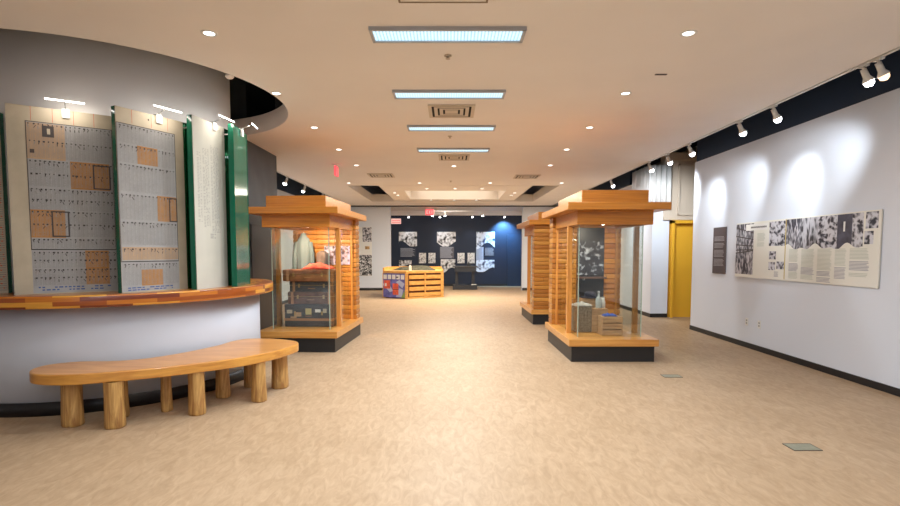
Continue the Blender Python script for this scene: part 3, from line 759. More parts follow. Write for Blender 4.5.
# ------------------------------------------------------------------ wavy log bench
def bench():
    BX, BY = -2.9, 5.0
    out = [(-3.61, 4.42), (-3.44, 4.36), (-3.24, 4.36), (-3.01, 4.44), (-2.65, 4.62), (-2.40, 4.80), (-2.06, 5.09), (-1.84, 5.44), (-1.75, 5.74), (-1.74, 5.92), (-1.85, 6.08), (-2.14, 6.22), (-2.42, 6.21), (-2.55, 6.04), (-2.60, 5.76), (-2.76, 5.36), (-2.97, 5.06), (-3.21, 4.93), (-3.51, 4.91), (-3.71, 4.78), (-3.73, 4.58)]
    # Catmull-Rom closed curve
    P = []
    n = len(out)
    for i in range(n):
        p0, p1, p2, p3 = [Vector(out[(i+k-1) % n]) for k in range(4)]
        for j in range(6):
            t = j/6
            q = 0.5*((2*p1)+(-p0+p2)*t+(2*p0-5*p1+4*p2-p3)*t*t+(-p0+3*p1-3*p2+p3)*t**3)
            P.append((q.x-BX, q.y-BY))
    t = thing('bench', 'long wavy-edged varnished wooden bench on log legs beside the round kiosk', 'bench', (BX, BY, 0))
    g = G(); g.prism(P, 0.415, 0.51, 0, 1, sm=False)
    g.obj('seat', [M_BENCH, M_BEDGE], t, bevel=0.012)
    legs = [(-3.38, 4.58, 0.092), (-2.97, 4.53, 0.088), (-3.09, 4.82, 0.06), (-2.77, 5.00, 0.055), (-2.42, 4.90, 0.082), (-2.43, 5.49, 0.078), (-2.31, 5.92, 0.07), (-1.99, 5.34, 0.082), (-1.95, 5.88, 0.10)]
    for i, (x, y, r) in enumerate(legs):
        ph = random.random()*6
        def wob(a, z, ph=ph, i=i):
            v = 0.03*math.sin(3*a+ph)+0.02*math.sin(5*a+ph*2+z*8)
            if i in (0, 8): v -= 0.16*math.exp(-((((a-4.9+PI) % (2*PI))-PI)/0.12)**2)
            return v
        r *= 0.9
        g = G(); pr = [(0, 0), (r*0.98, 0.0), (r*1.06, 0.015), (r*1.04, 0.08), (r*0.98, 0.2), (r*0.97, 0.32), (r, 0.415)]
        g.lathe(pr, 36, wob=wob)
        g.obj('leg', M_PEEL, t, loc=(x-BX, y-BY, 0))
bench()

# ================================================================== display cases
def siding(g, x0, x1, y0, y1, z0, z1, pitch=0.085):
    """stack of rounded boards"""
    n = round((z1-z0)/pitch); p = (z1-z0)/n; d = 0.012
    prof = [(-0.0, 0.0), (d, 0.10), (d*1.25, 0.5), (d, 0.90), (0, 1.0)]
    for i in range(n):
        zb = z0+i*p; off = (i*0.618 % 1)*3
        for j in range(len(prof)-1):
            (a, s0), (b, s1) = prof[j], prof[j+1]
            za, zc = zb+s0*p, zb+s1*p
            ra = [(x0+d-a, y0+d-a), (x1-d+a, y0+d-a), (x1-d+a, y1-d+a), (x0+d-a, y1-d+a)]
            rb = [(x0+d-b, y0+d-b), (x1-d+b, y0+d-b), (x1-d+b, y1-d+b), (x0+d-b, y1-d+b)]
            L = 0
            for k in range(4):
                k2 = (k+1) % 4; ln = math.dist(ra[k], ra[k2])
                g.face([(*ra[k], za), (*ra[k2], za), (*rb[k2], zc), (*rb[k], zc)], 0, [(L+off, (i+s0)*0.1), (L+ln+off, (i+s0)*0.1), (L+ln+off, (i+s1)*0.1), (L+off, (i+s1)*0.1)])
                L += ln
    g.face([(x0+d, y0+d, z1), (x1-d, y0+d, z1), (x1-d, y1-d, z1), (x0+d, y1-d, z1)])
    g.face([(x0+d, y0+d, z0), (x0+d, y1-d, z0), (x1-d, y1-d, z0), (x1-d, y0+d, z0)])
ZS = 0.325
def case(loc, rz, label):
    t = thing('display_case', label, 'display case', loc, rz, 'timber and glass display cases')
    B('plinth', M_BASE, t, -0.585, 0.585, -0.88, 0.88, 0, 0.225)
    B('base_slab', M_SLAB, t, -0.63, 0.63, -0.93, 0.94, 0.225, ZS, bevel=0.006)
    g = G(); siding(g, -0.575, 0.575, 0.62, 0.88, ZS, 2.126); g.obj('siding_wall', M_LOG, t, merge=False)
    for sx in (-1, 1):
        g = G(); g.box(sx*0.50-0.035, sx*0.50+0.035, -0.345, -0.275, ZS, 1.934); g.obj('post', M_CASEV, t, bevel=0.004)
        g = G(); g.box(sx*0.50-0.018, sx*0.50+0.018, 0.580, 0.617, ZS, 1.934); g.obj('post', M_CASEV, t, bevel=0.004)
        g = G(); g.box(sx*0.455-0.004, sx*0.455+0.004, -0.685, 0.545, ZS, 1.96); g.obj('side_glass', M_GLASS, t)
        g = G(); g.box(sx*0.455-0.005, sx*0.455+0.005, -0.70, -0.686, ZS, 1.96); g.obj('glass_edge', mat('pale_green_edge', (0.35, 0.45, 0.38), 0.2), t)
        g = G(); g.box(sx*0.50-0.03, sx*0.50+0.03, -0.82, 0.61, 1.935, 2.126); g.obj('side_beam', M_CASEW, t, bevel=0.004)
    g = G(); g.box(-0.448, 0.448, -0.697, -0.689, ZS, 1.96); g.obj('front_glass', M_GLASS, t)
    g = G(); g.box(-0.53, 0.53, -0.88, -0.82, 1.93, 2.126); g.box(-0.49, 0.49, -0.82, 0.61, 1.97, 2.0); g.obj('front_beam', M_CASEW, t, bevel=0.004)
    g = G(); g.box(-0.70, 0.70, -1.06, 0.98, 2.126, 2.226); g.obj('roof_slab', M_CASEW, t, bevel=0.005)
    g = G(); g.box(-0.465, 0.465, -0.86, 0.72, 2.226, 2.41); g.obj('roof_box', M_CASEW, t, bevel=0.005)
    g = G(); g.cyl((0, -0.3, 1.97), (0, -0.3, 1.955), 0.02, n=16); g.obj('case_light', M_TUBE, t)
    return t
def caselamp(loc, rz, power, col=(1, 0.72, 0.46)):
    m = Matrix.Translation(loc) @ Matrix.Rotation(rz, 4, 'Z')
    spot_light('case_lamp', m @ Vector((0, -0.3, 1.94)), m @ Vector((0, 0.55, 1.0)), power, col, 130, 0.8, 0.04)
R1 = (2.30, 8.15, 0); L1 = (-2.315, 8.87, 0); L1R = math.radians(-2.9); R2 = (2.36, 11.94, 0)
case(R1, 0, 'nearest timber and glass display case on the right, with a slatted crate')
case(L1, L1R, 'timber and glass display case on the left, filled with stacked suitcases')
case(R2, PI, 'farther right display case seen from its plank-sided back')
caselamp(R1, 0, 35, (1, 0.86, 0.7)); caselamp(L1, L1R, 110); caselamp(R2, PI, 25)

def inside(loc, rz):
    m = Matrix.Translation(loc) @ Matrix.Rotation(rz, 4, 'Z')
    return lambda x, y, z=ZS: tuple(m @ Vector((x, y, z)))
# --- left case contents
at = inside(L1, L1R)
M_TRUNK = mat('black_trunk', (0.045, 0.048, 0.058), 0.45, noise=0.3, nscale=12)
M_LEATH = mat('brown_leather', (0.22, 0.085, 0.04), 0.45, noise=0.45, nscale=9, bump=0.3)
M_LEATH2 = mat('dark_brown_leather', (0.11, 0.05, 0.03), 0.5, noise=0.4, nscale=10, bump=0.3)
M_BRASS = mat('worn_brass', (0.45, 0.32, 0.14), 0.4, 0.8)
M_TANW = wood('pale_crate_wood', (0.36, 0.20, 0.10), (0.55, 0.34, 0.18), (1, 8, 8), 0.6, 4, 0.6)
M_STRAP = mat('tan_strap', (0.38, 0.20, 0.10), 0.5)
def suitcase(z, w, d, h, x, y, m, label, name='suitcase', labels=False, band=True, rz=0):
    t = thing(name, label, 'suitcase', at(x, y, z), L1R+rz, 'luggage stacked in the left case')
    seam = h*0.62
    B('body', m, t, -w/2, w/2, -d/2, d/2, 0, seam-0.003, bevel=0.012)
    B('lid', m, t, -w/2-0.004, w/2+0.004, -d/2-0.004, d/2+0.004, seam+0.003, h, bevel=0.014)
    B('seam_rail', M_BRASS if not labels else M_TRUNK, t, -w/2+0.002, w/2-0.002, -d/2+0.002, d/2-0.002, seam-0.003, seam+0.003)
    for sx in (-0.28, 0.28):
        B('latch', M_BRASS, t, sx*w-0.015, sx*w+0.015, -d/2-0.012, -d/2-0.004, seam-0.035, seam+0.025)
    g = G()
    for k in range(8):
        a0, a1 = PI*k/8, PI*(k+1)/8
        g.cyl((-0.055*math.cos(a0), -d/2-0.006-0.02*math.sin(a0), seam-0.05), (-0.055*math.cos(a1), -d/2-0.006-0.02*math.sin(a1), seam-0.05), 0.006, n=6)
    g.obj('handle', M_STRAP, t)
    if band:
        for sx in (-0.40, 0.40): B('corner_strap', M_STRAP, t, sx*w-0.02, sx*w+0.02, -d/2-0.007, -d/2, 0.0, h*0.98)
    if labels:
        B('wood_rib', M_STRAP, t, -w/2-0.006, w/2+0.006, -d/2-0.008, d/2+0.008, 0.10, 0.14)
        B('centre_plate', mat('yellow_lock_plate', (0.5, 0.42, 0.2), 0.5), t, -0.05, 0.05, -d/2-0.009, -d/2-0.004, h*0.55, h*0.82)
        for (a, b, c_, e, mm) in ((-0.36, -0.27, 0.22, 0.28, M_CREAM), (-0.24, -0.12, 0.17, 0.24, M_TAN), (0.11, 0.20, 0.24, 0.29, M_BOARD2), (0.24, 0.30, 0.23, 0.30, M_CREAM), (-0.30, -0.20, 0.145, 0.17, M_TAN)):
            g = G(); g.box(a, b, -d/2-0.007, -d/2-0.004, c_, e); g.obj('travel_label', mm, t)
    return t
suitcase(ZS, 0.80, 0.36, 0.37, 0.02, -0.22, M_TRUNK, 'large black steamer trunk with travel stickers at the bottom of the stack', 'trunk', True, False)
suitcase(ZS+0.372, 0.76, 0.34, 0.20, 0.05, -0.21, M_LEATH2, 'dark brown suitcase lying directly on the black trunk', rz=0.02)
suitcase(ZS+0.574, 0.74, 0.34, 0.17, 0.07, -0.20, M_TRUNK, 'black suitcase under the topmost brown one', rz=-0.02)
suitcase(ZS+0.746, 0.83, 0.40, 0.19, 0.02, -0.22, M_LEATH, 'wide reddish brown leather suitcase on top of the stack', rz=0.01)
# red cloth on top
def cloth(w, d, h, amp, m, name, parent=None, loc=None, rz=0, seed=1, n=22):
    rnd = random.Random(seed); ph = [rnd.random()*6 for _ in range(6)]
    g = G(); Z = {}
    for i in range(n+1):
        for j in range(n+1):
            u, v = i/n, j/n
            e = min(1, 5*min(u, 1-u))*min(1, 5*min(v, 1-v))
            z = h*(math.sin(math.pi*u)**0.5)*(math.sin(math.pi*v)**0.5)*(0.75+0.25*math.sin(7*u+ph[0])*math.sin(5*v+ph[1]))+amp*e*math.sin(19*u+ph[2]+3*v)*math.sin(9*v+ph[3])
            Z[i, j] = ((u-0.5)*w*(1+0.05*math.sin(9*v+ph[4])), (v-0.5)*d*(1+0.06*math.sin(8*u+ph[5])), max(0.002, z))
    for i in range(n):
        for j in range(n): g.face([Z[i, j], Z[i+1, j], Z[i+1, j+1], Z[i, j+1]], sm=True)
    o = g.obj(name, m, parent, loc, rz)
    sm = o.modifiers.new('s', 'SOLIDIFY'); sm.thickness = 0.006; sm.offset = 1
    return o
tag(cloth(0.50, 0.30, 0.11, 0.012, mat('coral_wool', (0.62, 0.07, 0.04), 0.9, noise=0.25, nscale=14), 'red_blanket', loc=at(0.14, -0.22, ZS+0.941), rz=L1R, seed=3), 'crumpled coral red blanket lying on the topmost suitcase', 'blanket')
# hanging coat
def coat():
    t = thing('hanging_coat', 'pale blue-grey coat hanging at the left inside the suitcase case', 'coat', at(-0.29, 0.34, 0.66), L1R)
    g = G(); n = 40
    lv = [(0.0, 0.13, 0.10), (0.25, 0.125, 0.10), (0.6, 0.11, 0.09), (0.85, 0.12, 0.09), (1.02, 0.13, 0.08), (1.12, 0.10, 0.06), (1.17, 0.05, 0.045), (1.22, 0.045, 0.04)]
    rings = []
    for z, a, b in lv:
        rings.append([(a*math.cos(q)*(1+0.10*(1-z/1.3)*math.sin(7*q+1)), b*math.sin(q)*(1+0.2*(1-z/1.3)*math.sin(7*q+1)), z) for q in [2*PI*k/n for k in range(n)]])
    for i in range(len(rings)-1):
        for k in range(n):
            j = (k+1) % n; g.face([rings[i][k], rings[i][j], rings[i+1][j], rings[i+1][k]], sm=True)
    g.obj('coat_body', mat('pale_blue_wool', (0.12, 0.16, 0.18), 0.9, noise=0.15, nscale=10), t)
    for s in (-1, 1):
        g = G(); pts = [Vector((s*0.11, 0, 1.06)), Vector((s*0.15, -0.02, 0.85)), Vector((s*0.16, -0.03, 0.6)), Vector((s*0.155, -0.04, 0.42))]
        for i in range(3): g.cyl(pts[i], pts[i+1], 0.05-0.005*i, 0.045-0.005*i, 14, cap=(i == 2))
        g.obj('sleeve', mat('pale_blue_sleeve', (0.10, 0.14, 0.16), 0.9), t)
    g = G(); g.cyl((0, 0, 1.2), (0, 0, 1.252), 0.006, n=8); g.obj('hanger', M_METAL, t)
coat()
t = thing('dark_garment', 'dark brown garment standing behind the luggage stack', 'garment', at(0.02, 0.40, ZS), L1R)
g = G(); g.lathe([(0.001, 0), (0.10, 0), (0.11, 0.5), (0.09, 0.95), (0.11, 1.12), (0.10, 1.2), (0.05, 1.24), (0.001, 1.25)], 28, wob=lambda a, z: 0.12*math.sin(5*a)); g.obj('cloth_body', mat('dark_brown_wool', (0.13, 0.09, 0.08), 0.9, noise=0.3, nscale=10), t)
g = G(); g.box(0, 0.47, -0.008, 0.008, 0, 0.34)
tag(g.obj('crowd_photo', photo('violet_crowd_photo', lo=(0.05, 0.02, 0.05), hi=(0.5, 0.44, 0.62), scale=9, mid=0.5), loc=at(0.0, 0.606, 1.32), rz=L1R), 'wide faded crowd photograph on the plank wall behind the suitcases', 'photograph')

# --- right case contents
at = inside(R1, 0)
def crate(w, d, h, slats, label, loc, rz=0, name='wooden_crate', grp='wooden crates in the right case'):
    t = thing(name, label, 'crate', loc, rz, grp)
    sh = h/slats
    for sy, nm in ((-1, 'front_slat'), (1, 'back_slat')):
        for k in range(slats):
            y0 = -d/2 if sy < 0 else d/2-0.01
            B(nm, M_TANW, t, -w/2, w/2, y0, y0+0.01, k*sh+0.007, (k+1)*sh-0.007)
    for sx in (-1, 1):
        x0 = -w/2 if sx < 0 else w/2-0.012
        B('end_board', M_TANW, t, x0, x0+0.012, -d/2+0.011, d/2-0.011, 0, h)
    B('crate_bottom', M_TANW, t, -w/2+0.013, w/2-0.013, -d/2+0.011, d/2-0.011, 0.0, 0.012)
    B('crate_top', M_TANW, t, -w/2+0.013, w/2-0.013, -d/2+0.011, d/2-0.011, h-0.012, h)
    return t
crate(0.30, 0.24, 0.275, 3, 'slatted crate at the front, carrying the blue cloth', at(0.08, -0.46), 0.03)
crate(0.26, 0.20, 0.36, 1, 'plain tall box right behind the front crate, carrying the bottle', at(-0.02, -0.16), 0.0)
crate(0.24, 0.20, 0.50, 1, 'tallest plain box at the back, next to the dark hat', at(-0.10, 0.10), 0.0)
c_ = cloth(0.19, 0.15, 0.045, 0.008, mat('blue_print_cloth', (0.03, 0.08, 0.34), 0.8, noise=0.6, nscale=40), 'folded_cloth', loc=at(0.07, -0.46, ZS+0.276), seed=8); tag(c_, 'small folded blue and white cloth lying on the slatted crate', 'cloth')
t = thing('glass_bottle', 'clear glass bottle standing on the box behind the crate', 'bottle', at(-0.01, -0.17, ZS+0.361))
g = G(); g.lathe([(0.001, 0), (0.045, 0), (0.048, 0.01), (0.048, 0.13), (0.035, 0.165), (0.018, 0.185), (0.016, 0.235), (0.02, 0.24), (0.02, 0.25), (0.001, 0.25)], 24); g.obj('bottle_body', mat('milky_glass', (0.55, 0.58, 0.56), 0.1, alpha=0.6), t)
g = G(); g.cyl((0, 0, 0.25), (0, 0, 0.262), 0.019, n=14); g.obj('cap', M_METAL, t)
t = thing('white_jar', 'small white jar beside the clear glass bottle', 'jar', at(0.07, -0.12, ZS+0.361))
g = G(); g.lathe([(0.001, 0), (0.035, 0), (0.037, 0.10), (0.025, 0.13), (0.025, 0.16), (0.001, 0.16)], 20); g.obj('jar_body', M_WHITE, t)
g = G(); g.cyl((0, 0, 0.16), (0, 0, 0.172), 0.027, n=16); g.obj('lid', M_METAL, t)
t = thing('dark_hat', 'dark brimmed hat resting on the tallest plain box', 'hat', at(-0.07, 0.10, ZS+0.501))
M_FELT = mat('navy_felt', (0.015, 0.015, 0.03), 0.85)
g = G(); g.lathe([(0.001, 0.003), (0.16, 0.0), (0.165, 0.008), (0.10, 0.014), (0.095, 0.014)], 32); g.obj('brim', M_FELT, t)
g = G(); g.lathe([(0.095, 0.01), (0.09, 0.07), (0.06, 0.095), (0.001, 0.088)], 32); g.obj('crown', M_FELT, t)
t = thing('wicker_stool', 'grey woven trunk stool with ruffled cushion at the left of the case', 'stool', at(-0.27, -0.13))
M_WICK = mat('grey_wicker', (0.20, 0.16, 0.12), 0.9, noise=0.5, nscale=40, bump=0.5)
B('woven_body', M_WICK, t, -0.135, 0.135, -0.15, 0.15, 0.0, 0.40, bevel=0.02)
o = cloth(0.29, 0.32, 0.05, 0.012, mat('grey_cushion', (0.40, 0.37, 0.33), 0.9, noise=0.2, nscale=20), 'cushion', t, (0, 0, 0.40), 0, 5)
t = thing('photo_panel', 'tall dark panel with a grey photograph on the back wall of the right case', 'photo panel', at(-0.07, 0.606, ZS))
B('dark_backing', mat('black_panel', (0.02, 0.02, 0.025), 0.4), t, -0.10, 0.36, -0.01, 0.01, 0, 1.63)
B('printed_photo', photo('grey_laundry_photo', lo=(0.02, 0.02, 0.03), hi=(0.55, 0.6, 0.68), scale=7, mid=0.62), t, -0.09, 0.35, -0.013, -0.01, 0.84, 1.40)
t = thing('wall_shelf', 'dark shelf across the photo panel in the right case', 'shelf', at(-0.07, 0.53, 1.11))
B('board', mat('dark_shelf', (0.12, 0.06, 0.04), 0.4), t, -0.10, 0.36, -0.10, 0.065, 0, 0.025)
B('bracket', M_METAL, t, -0.01, 0.01, -0.06, 0.065, -0.03, 0)
# --- far right case contents (glimpsed past its corner)
at = inside(R2, PI)
crate(0.24, 0.2, 0.2, 2, 'small crate glimpsed inside the farther right case', at(0.26, -0.42), 0.1, grp='small crates in the farther case')
t = thing('enamel_jug', 'small white jug standing by the glass of the farther right case', 'jug', at(0.26, -0.12, ZS))
g = G(); g.lathe([(0.001, 0), (0.06, 0), (0.065, 0.03), (0.05, 0.16), (0.055, 0.20), (0.001, 0.195)], 20); g.obj('jug_body', M_WHITE, t)
g = G(); g.cyl((0.055, 0, 0.16), (0.095, 0, 0.14), 0.006, n=8); g.cyl((0.095, 0, 0.14), (0.09, 0, 0.06), 0.006, n=8); g.cyl((0.09, 0, 0.06), (0.06, 0, 0.04), 0.006, n=8); g.obj('handle', M_WHITE, t)

# ================================================================== model table in the middle distance
def table():
    P = [(-2.28, 17.62), (-1.44, 17.12), (-0.22, 17.86), (-0.30, 19.0), (-1.3, 19.5), (-2.28, 19.0)]
    ox, oy = -1.3, 18.3
    p = [(x-ox, y-oy) for x, y in P]
    t = thing('model_table', 'angular pine display table with slatted shelves and a relief model', 'display table', (ox, oy, 0))
    M_PINE = wood('yellow_pine', (0.58, 0.27, 0.06), (0.76, 0.42, 0.12), (2, 2, 8), 0.4, 3, 0.6)
    ins = lambda s: [((x)*s, (y)*s) for x, y in p]
    g = G(); g.prism(ins(0.93), 0.0, 0.84); g.obj('inner_carcass', mat('dark_red_recess', (0.12, 0.03, 0.015), 0.7), t)
    g = G(); g.prism(p, 0.84, 0.92); g.obj('top_frame', M_PINE, t, bevel=0.006)
    g = G()
    # raised rim board on the far and left sides
    def wallseg(a, b, z0, z1, th, m=0):
        a = Vector(a); b = Vector(b); d = (b-a).normalized(); nrm = Vector((-d.y, d.x))*th
        q = [a, b, b+nrm, a+nrm]; g.prism([(v.x, v.y) for v in q], z0, z1, m)
    for i in (2, 3, 4, 5): wallseg(p[i], p[(i+1) % 6], 0.92, 1.02 if i in (3, 4, 5) else 0.95, 0.05)
    g.obj('rim', M_PINE, t)
    for i in range(6):
        g = G(); c = Vector(p[i]); c2 = c*0.955; s = 0.05
        g.box(c2.x-s, c2.x+s, c2.y-s, c2.y+s, 0, 0.84); g.obj('corner_post', M_PINE, t)
    # slatted drawer face on the right facet
    a, b = Vector(p[1]), Vector(p[2]); d = (b-a).normalized(); L = (b-a).length; nr = Vector((-d.y, d.x))
    ang = math.atan2(d.y, d.x)
    for r in range(4):
        z0 = 0.06+r*0.195
        for cc in range(2):
            x0 = 0.10+cc*(L-0.2)/2+0.015; x1 = 0.10+(cc+1)*(L-0.2)/2-0.015
            g = G(); g.box(x0, x1, 0.01, 0.03, z0, z0+0.135); g.box(x0, x1, 0.01, 0.08, z0, z0+0.015)
            g.obj('shelf_board', M_PINE, t, loc=(a.x, a.y, 0), rz=ang)
    g = G(); g.box(L/2-0.02, L/2+0.02, 0.0, 0.04, 0.0, 0.84); g.box(0.03, L-0.03, 0.0, 0.04, 0.0, 0.05); g.obj('face_frame', M_PINE, t, loc=(a.x, a.y, 0), rz=ang)
    # graphic panel on the left facet
    a, b = Vector(p[0]), Vector(p[1]); d = (b-a).normalized(); L = (b-a).length
    ang = math.atan2(d.y, d.x)
    g = G(); g.box(0.0, L-0.06, -0.008, 0.004, 0.03, 0.83, 0)
    mats = [mat('violet_blue_print', (0.13, 0.13, 0.42), 0.5, noise=0.5, nscale=5), M_BOARD2, mat('orange_red_print', (0.75, 0.12, 0.06), 0.5, noise=0.3, nscale=12), mat('pale_blue_print', (0.45, 0.5, 0.7), 0.5), M_INK, mat('green_print', (0.25, 0.35, 0.1), 0.5)]
    y = -0.009; W = L-0.06
    for k in range(5): g.box(0.04+k*0.18, 0.04+k*0.18+0.14, y-0.001, y, 0.64, 0.79, 1)
    g.quad(0.56, 0.66, 0.69, 0.73, y-0.003, 4)
    g.face([(0, y, 0.45), (0.3, y, 0.20), (0.45, y, 0.25), (0.15, y, 0.60)], 3)
    g.face([(0.55, y, 0.55), (W-0.1, y, 0.35), (W, y, 0.5), (0.7, y, 0.62)], 3)
    g.face([(0.55, y, 0.05), (0.8, y, 0.05), (0.85, y, 0.3), (0.7, y, 0.35)], 3)
    g.face([(W-0.15, y-0.001, 0.03), (W, y-0.001, 0.03), (W, y-0.001, 0.30)], 5)
    g.box(0.06, 0.32, y-0.003, y, 0.32, 0.60, 2); g.box(0.42, 0.66, y-0.003, y, 0.12, 0.50, 2); g.box(0.10, 0.17, y-0.006, y, 0.40, 0.5, 1)
    g.quad(0.42, 0.66, 0.29, 0.31, y-0.004, 4)
    g.obj('graphic_panel', mats, t, loc=(a.x, a.y, 0), rz=ang)
    # relief model
    g = G(); n = 30; rnd = random.Random(4); H = {}
    for i in range(n+1):
        for j in range(n+1):
            u, v = i/n, j/n; x = -0.72+1.5*u; yy = -0.62+1.25*v
            e = min(1, 6*min(u, 1-u))*min(1, 6*min(v, 1-v))
            H[i, j] = (x, yy*(1 if u > 0.3 else 0.6+1.33*u), 0.922+e*(0.03+0.09*v+0.05*math.sin(6*u+1)*math.cos(5*v)+0.02*rnd.random()))
    for i in range(n):
        for j in range(n): g.face([H[i, j], H[i+1, j], H[i+1, j+1], H[i, j+1]], sm=True)
    g.obj('relief_model', mat('dark_green_relief', (0.05, 0.045, 0.025), 0.9, noise=0.6, nscale=9), t)
    t2 = thing('model_marker', 'small white upright marker standing at the front of the relief table', 'marker', (-1.34, 17.5, 0.92))
    g = G(); g.box(-0.045, 0.045, -0.03, 0.03, 0, 0.16); g.obj('marker_body', M_WHITE, t2, bevel=0.008)
    g = G(); g.box(-0.03, 0.03, -0.02, 0.02, 0.16, 0.20); g.obj('marker_top', M_BOARD2, t2)
table()

# dark counter stand at the gallery entrance
t = thing('black_stand', 'dark open lectern stand on a low plinth before the navy wall', 'stand', (0.62, 21.6, 0))
M_BLK = mat('dark_metal', (0.025, 0.028, 0.035), 0.35)
B('plinth', M_BLK, t, -0.50, 0.50, -0.30, 0.30, 0, 0.20)
for s in (-1, 1): B('leg', M_BLK, t, s*0.34-0.06, s*0.34+0.06, -0.10, 0.10, 0.2, 0.74)
B('tray', M_BLK, t, -0.42, 0.42, -0.28, 0.28, 0.74, 0.92)
B('top', mat('dark_laminate', (0.05, 0.05, 0.055), 0.3), t, -0.50, 0.50, -0.32, 0.32, 0.92, 0.965)
g = G(); g.box(-0.08, 0.08, -0.05, 0.05, 0, 0.10); g.box(-0.03, 0.03, -0.03, 0.03, 0.10, 0.16); tag(g.obj('counter_device', M_BLK, loc=(0.78, 21.6, 0.965)), 'small black device standing on the dark stand', 'device')
g = G(); g.box(-0.10, 0.10, -0.06, 0.06, 0, 0.025); tag(g.obj('leaflet_pile', M_BOARD2, loc=(0.98, 21.4, 0.2)), 'small white leaflets on the plinth of the dark stand', 'leaflets')

# ================================================================== prints on the walls
YG = 23.7
def wallpic(x0, x1, z0, z1, m, label, name='wall_photo', cat='photograph', wavy=0, group=None):
    g = G(); d = 0.02
    cx, w2 = (x0+x1)/2, (x1-x0)/2
    if wavy:
        n = 14; pts = []
        for k in range(n+1):
            u = k/n; e = 0.22*(z1-z0)*(math.sin(u*PI*1.5+wavy) if wavy != 9 else (1-u)*0 + u*2.2-0.6)
            pts.append((-w2+2*w2*u, e if wavy > 0 else 0))
        top = z1-z0
        for k in range(n):
            a, b = pts[k], pts[k+1]; lo = 0.16*top
            za, zb = max(0, lo+a[1]), max(0, lo+b[1])
            g.face([(a[0], -d, za), (b[0], -d, zb), (b[0], -d, top), (a[0], -d, top)])
            g.face([(a[0], -d, za), (a[0], 0, za), (b[0], 0, zb), (b[0], -d, zb)])
        g.face([(-w2, -d, top), (w2, -d, top), (w2, 0, top), (-w2, 0, top)])
        g.face([(-w2, -d, pts[0][1]+0.16*top if pts[0][1]+0.16*top > 0 else 0), (-w2, -d, top), (-w2, 0, top), (-w2, 0, 0)])
        g.face([(w2, -d, max(0, pts[-1][1]+0.16*top)), (w2, 0, 0), (w2, 0, top), (w2, -d, top)])
    else: g.box(-w2, w2, -d, 0, 0, z1-z0)
    return tag(g.obj(name, m, loc=(cx, YG, z0)), label, cat, group)
GP = 'prints on the navy gallery wall'
wallpic(-2.32, -1.5, 1.80, 2.46, M_PHOTO, 'grey photo with curved bottom edge, top left on the navy wall', wavy=1, group=GP)
wallpic(-0.59, 0.26, 1.80, 2.46, M_PHOTO, 'grey photo with curved bottom edge, top centre on the navy wall', wavy=2.6, group=GP)
wallpic(1.20, 2.03, 1.68, 2.46, M_PHOTOB, 'bluish photo with slanted bottom edge, top right on the navy wall', wavy=5, group=GP)
wallpic(-2.32, -1.75, 0.85, 1.18, M_PHOTO, 'grey photo low on the navy wall behind the pine table', wavy=9, group=GP)
wallpic(-0.42, 0.24, 0.62, 1.22, M_PHOTO, 'grey photo low on the navy wall, left of the dark stand', wavy=4.2, group=GP)
wallpic(1.19, 2.02, 0.64, 1.19, M_PHOTOB, 'photo low on the navy wall, right of the dark stand', wavy=3.5, group=GP)
for i, (x0, lab) in enumerate(((-1.41, 'small white print, leftmost of the four above the pine table'), (-0.98, 'small white print, right of the pair above the pine table'), (0.34, 'small white print, left of the pair above the dark stand'), (0.80, 'small white print, right of the pair above the dark stand'))):
    wallpic(x0, x0+0.32, 1.04, 1.51, photo('pale_print', lo=(0.15, 0.15, 0.16), hi=(0.8, 0.8, 0.8), scale=6+i, mid=0.42), lab, 'small_print', 'print', group=GP)
def textpanel(x0, x1, z0, z1, label, m0, m1, lines):
    g = G(); w2 = (x1-x0)/2; h = z1-z0
    g.box(-w2, w2, -0.012, 0, 0, h, 0)
    for k in range(lines):
        z = h-(k+0.5)*h/lines; r = random.uniform(0.75, 0.97)
        g.quad(-w2*0.95, w2*(2*r-1), z, z+h/lines*0.35, -0.0125, 1)
    return tag(g.obj('gallery_placard', [m0, m1], loc=((x0+x1)/2, YG, z0)), label, 'placard', GP)
M_DKP = mat('navy_print', (0.03, 0.035, 0.06), 0.5); M_LT = mat('pale_lettering', (0.45, 0.48, 0.55), 0.5)
textpanel(-2.27, -1.55, 1.32, 1.73, 'dark text panel under the top left photo of the navy wall', M_DKP, M_LT, 8)
textpanel(-0.46, 0.18, 1.26, 1.78, 'grey text panel under the top centre photo of the navy wall', mat('grey_print', (0.12, 0.11, 0.13), 0.5), M_LT, 11)
textpanel(1.19, 1.52, 1.18, 1.78, 'pale blue text panel under the slanted photo of the navy wall', mat('sky_print', (0.42, 0.52, 0.7), 0.5), M_PTXT, 14)
textpanel(1.58, 2.02, 1.38, 1.74, 'dark text panel beside the pale blue one on the navy wall', M_DKP, M_LT, 7)
# tall collage on the white back wall at left
t = thing('wall_collage', 'tall black and white photo collage on the white wall behind left case', 'collage', (-3.42, 21.0, 0.58))
B('backing_board', M_BOARD2, t, -0.29, 0.27, -0.015, 0, 0, 1.98)
B('lower_photo', photo('dark_crowd_photo', scale=10, mid=0.56), t, -0.28, 0.265, -0.019, -0.015, 0.02, 0.85)
B('upper_photo', M_PHOTO2, t, -0.1, 0.265, -0.019, -0.015, 1.38, 1.96)
B('small_colour_photo', mat('amber_photo', (0.45, 0.28, 0.12), 0.6, noise=0.5, nscale=12), t, 0.0, 0.18, -0.019, -0.015, 1.08, 1.2)
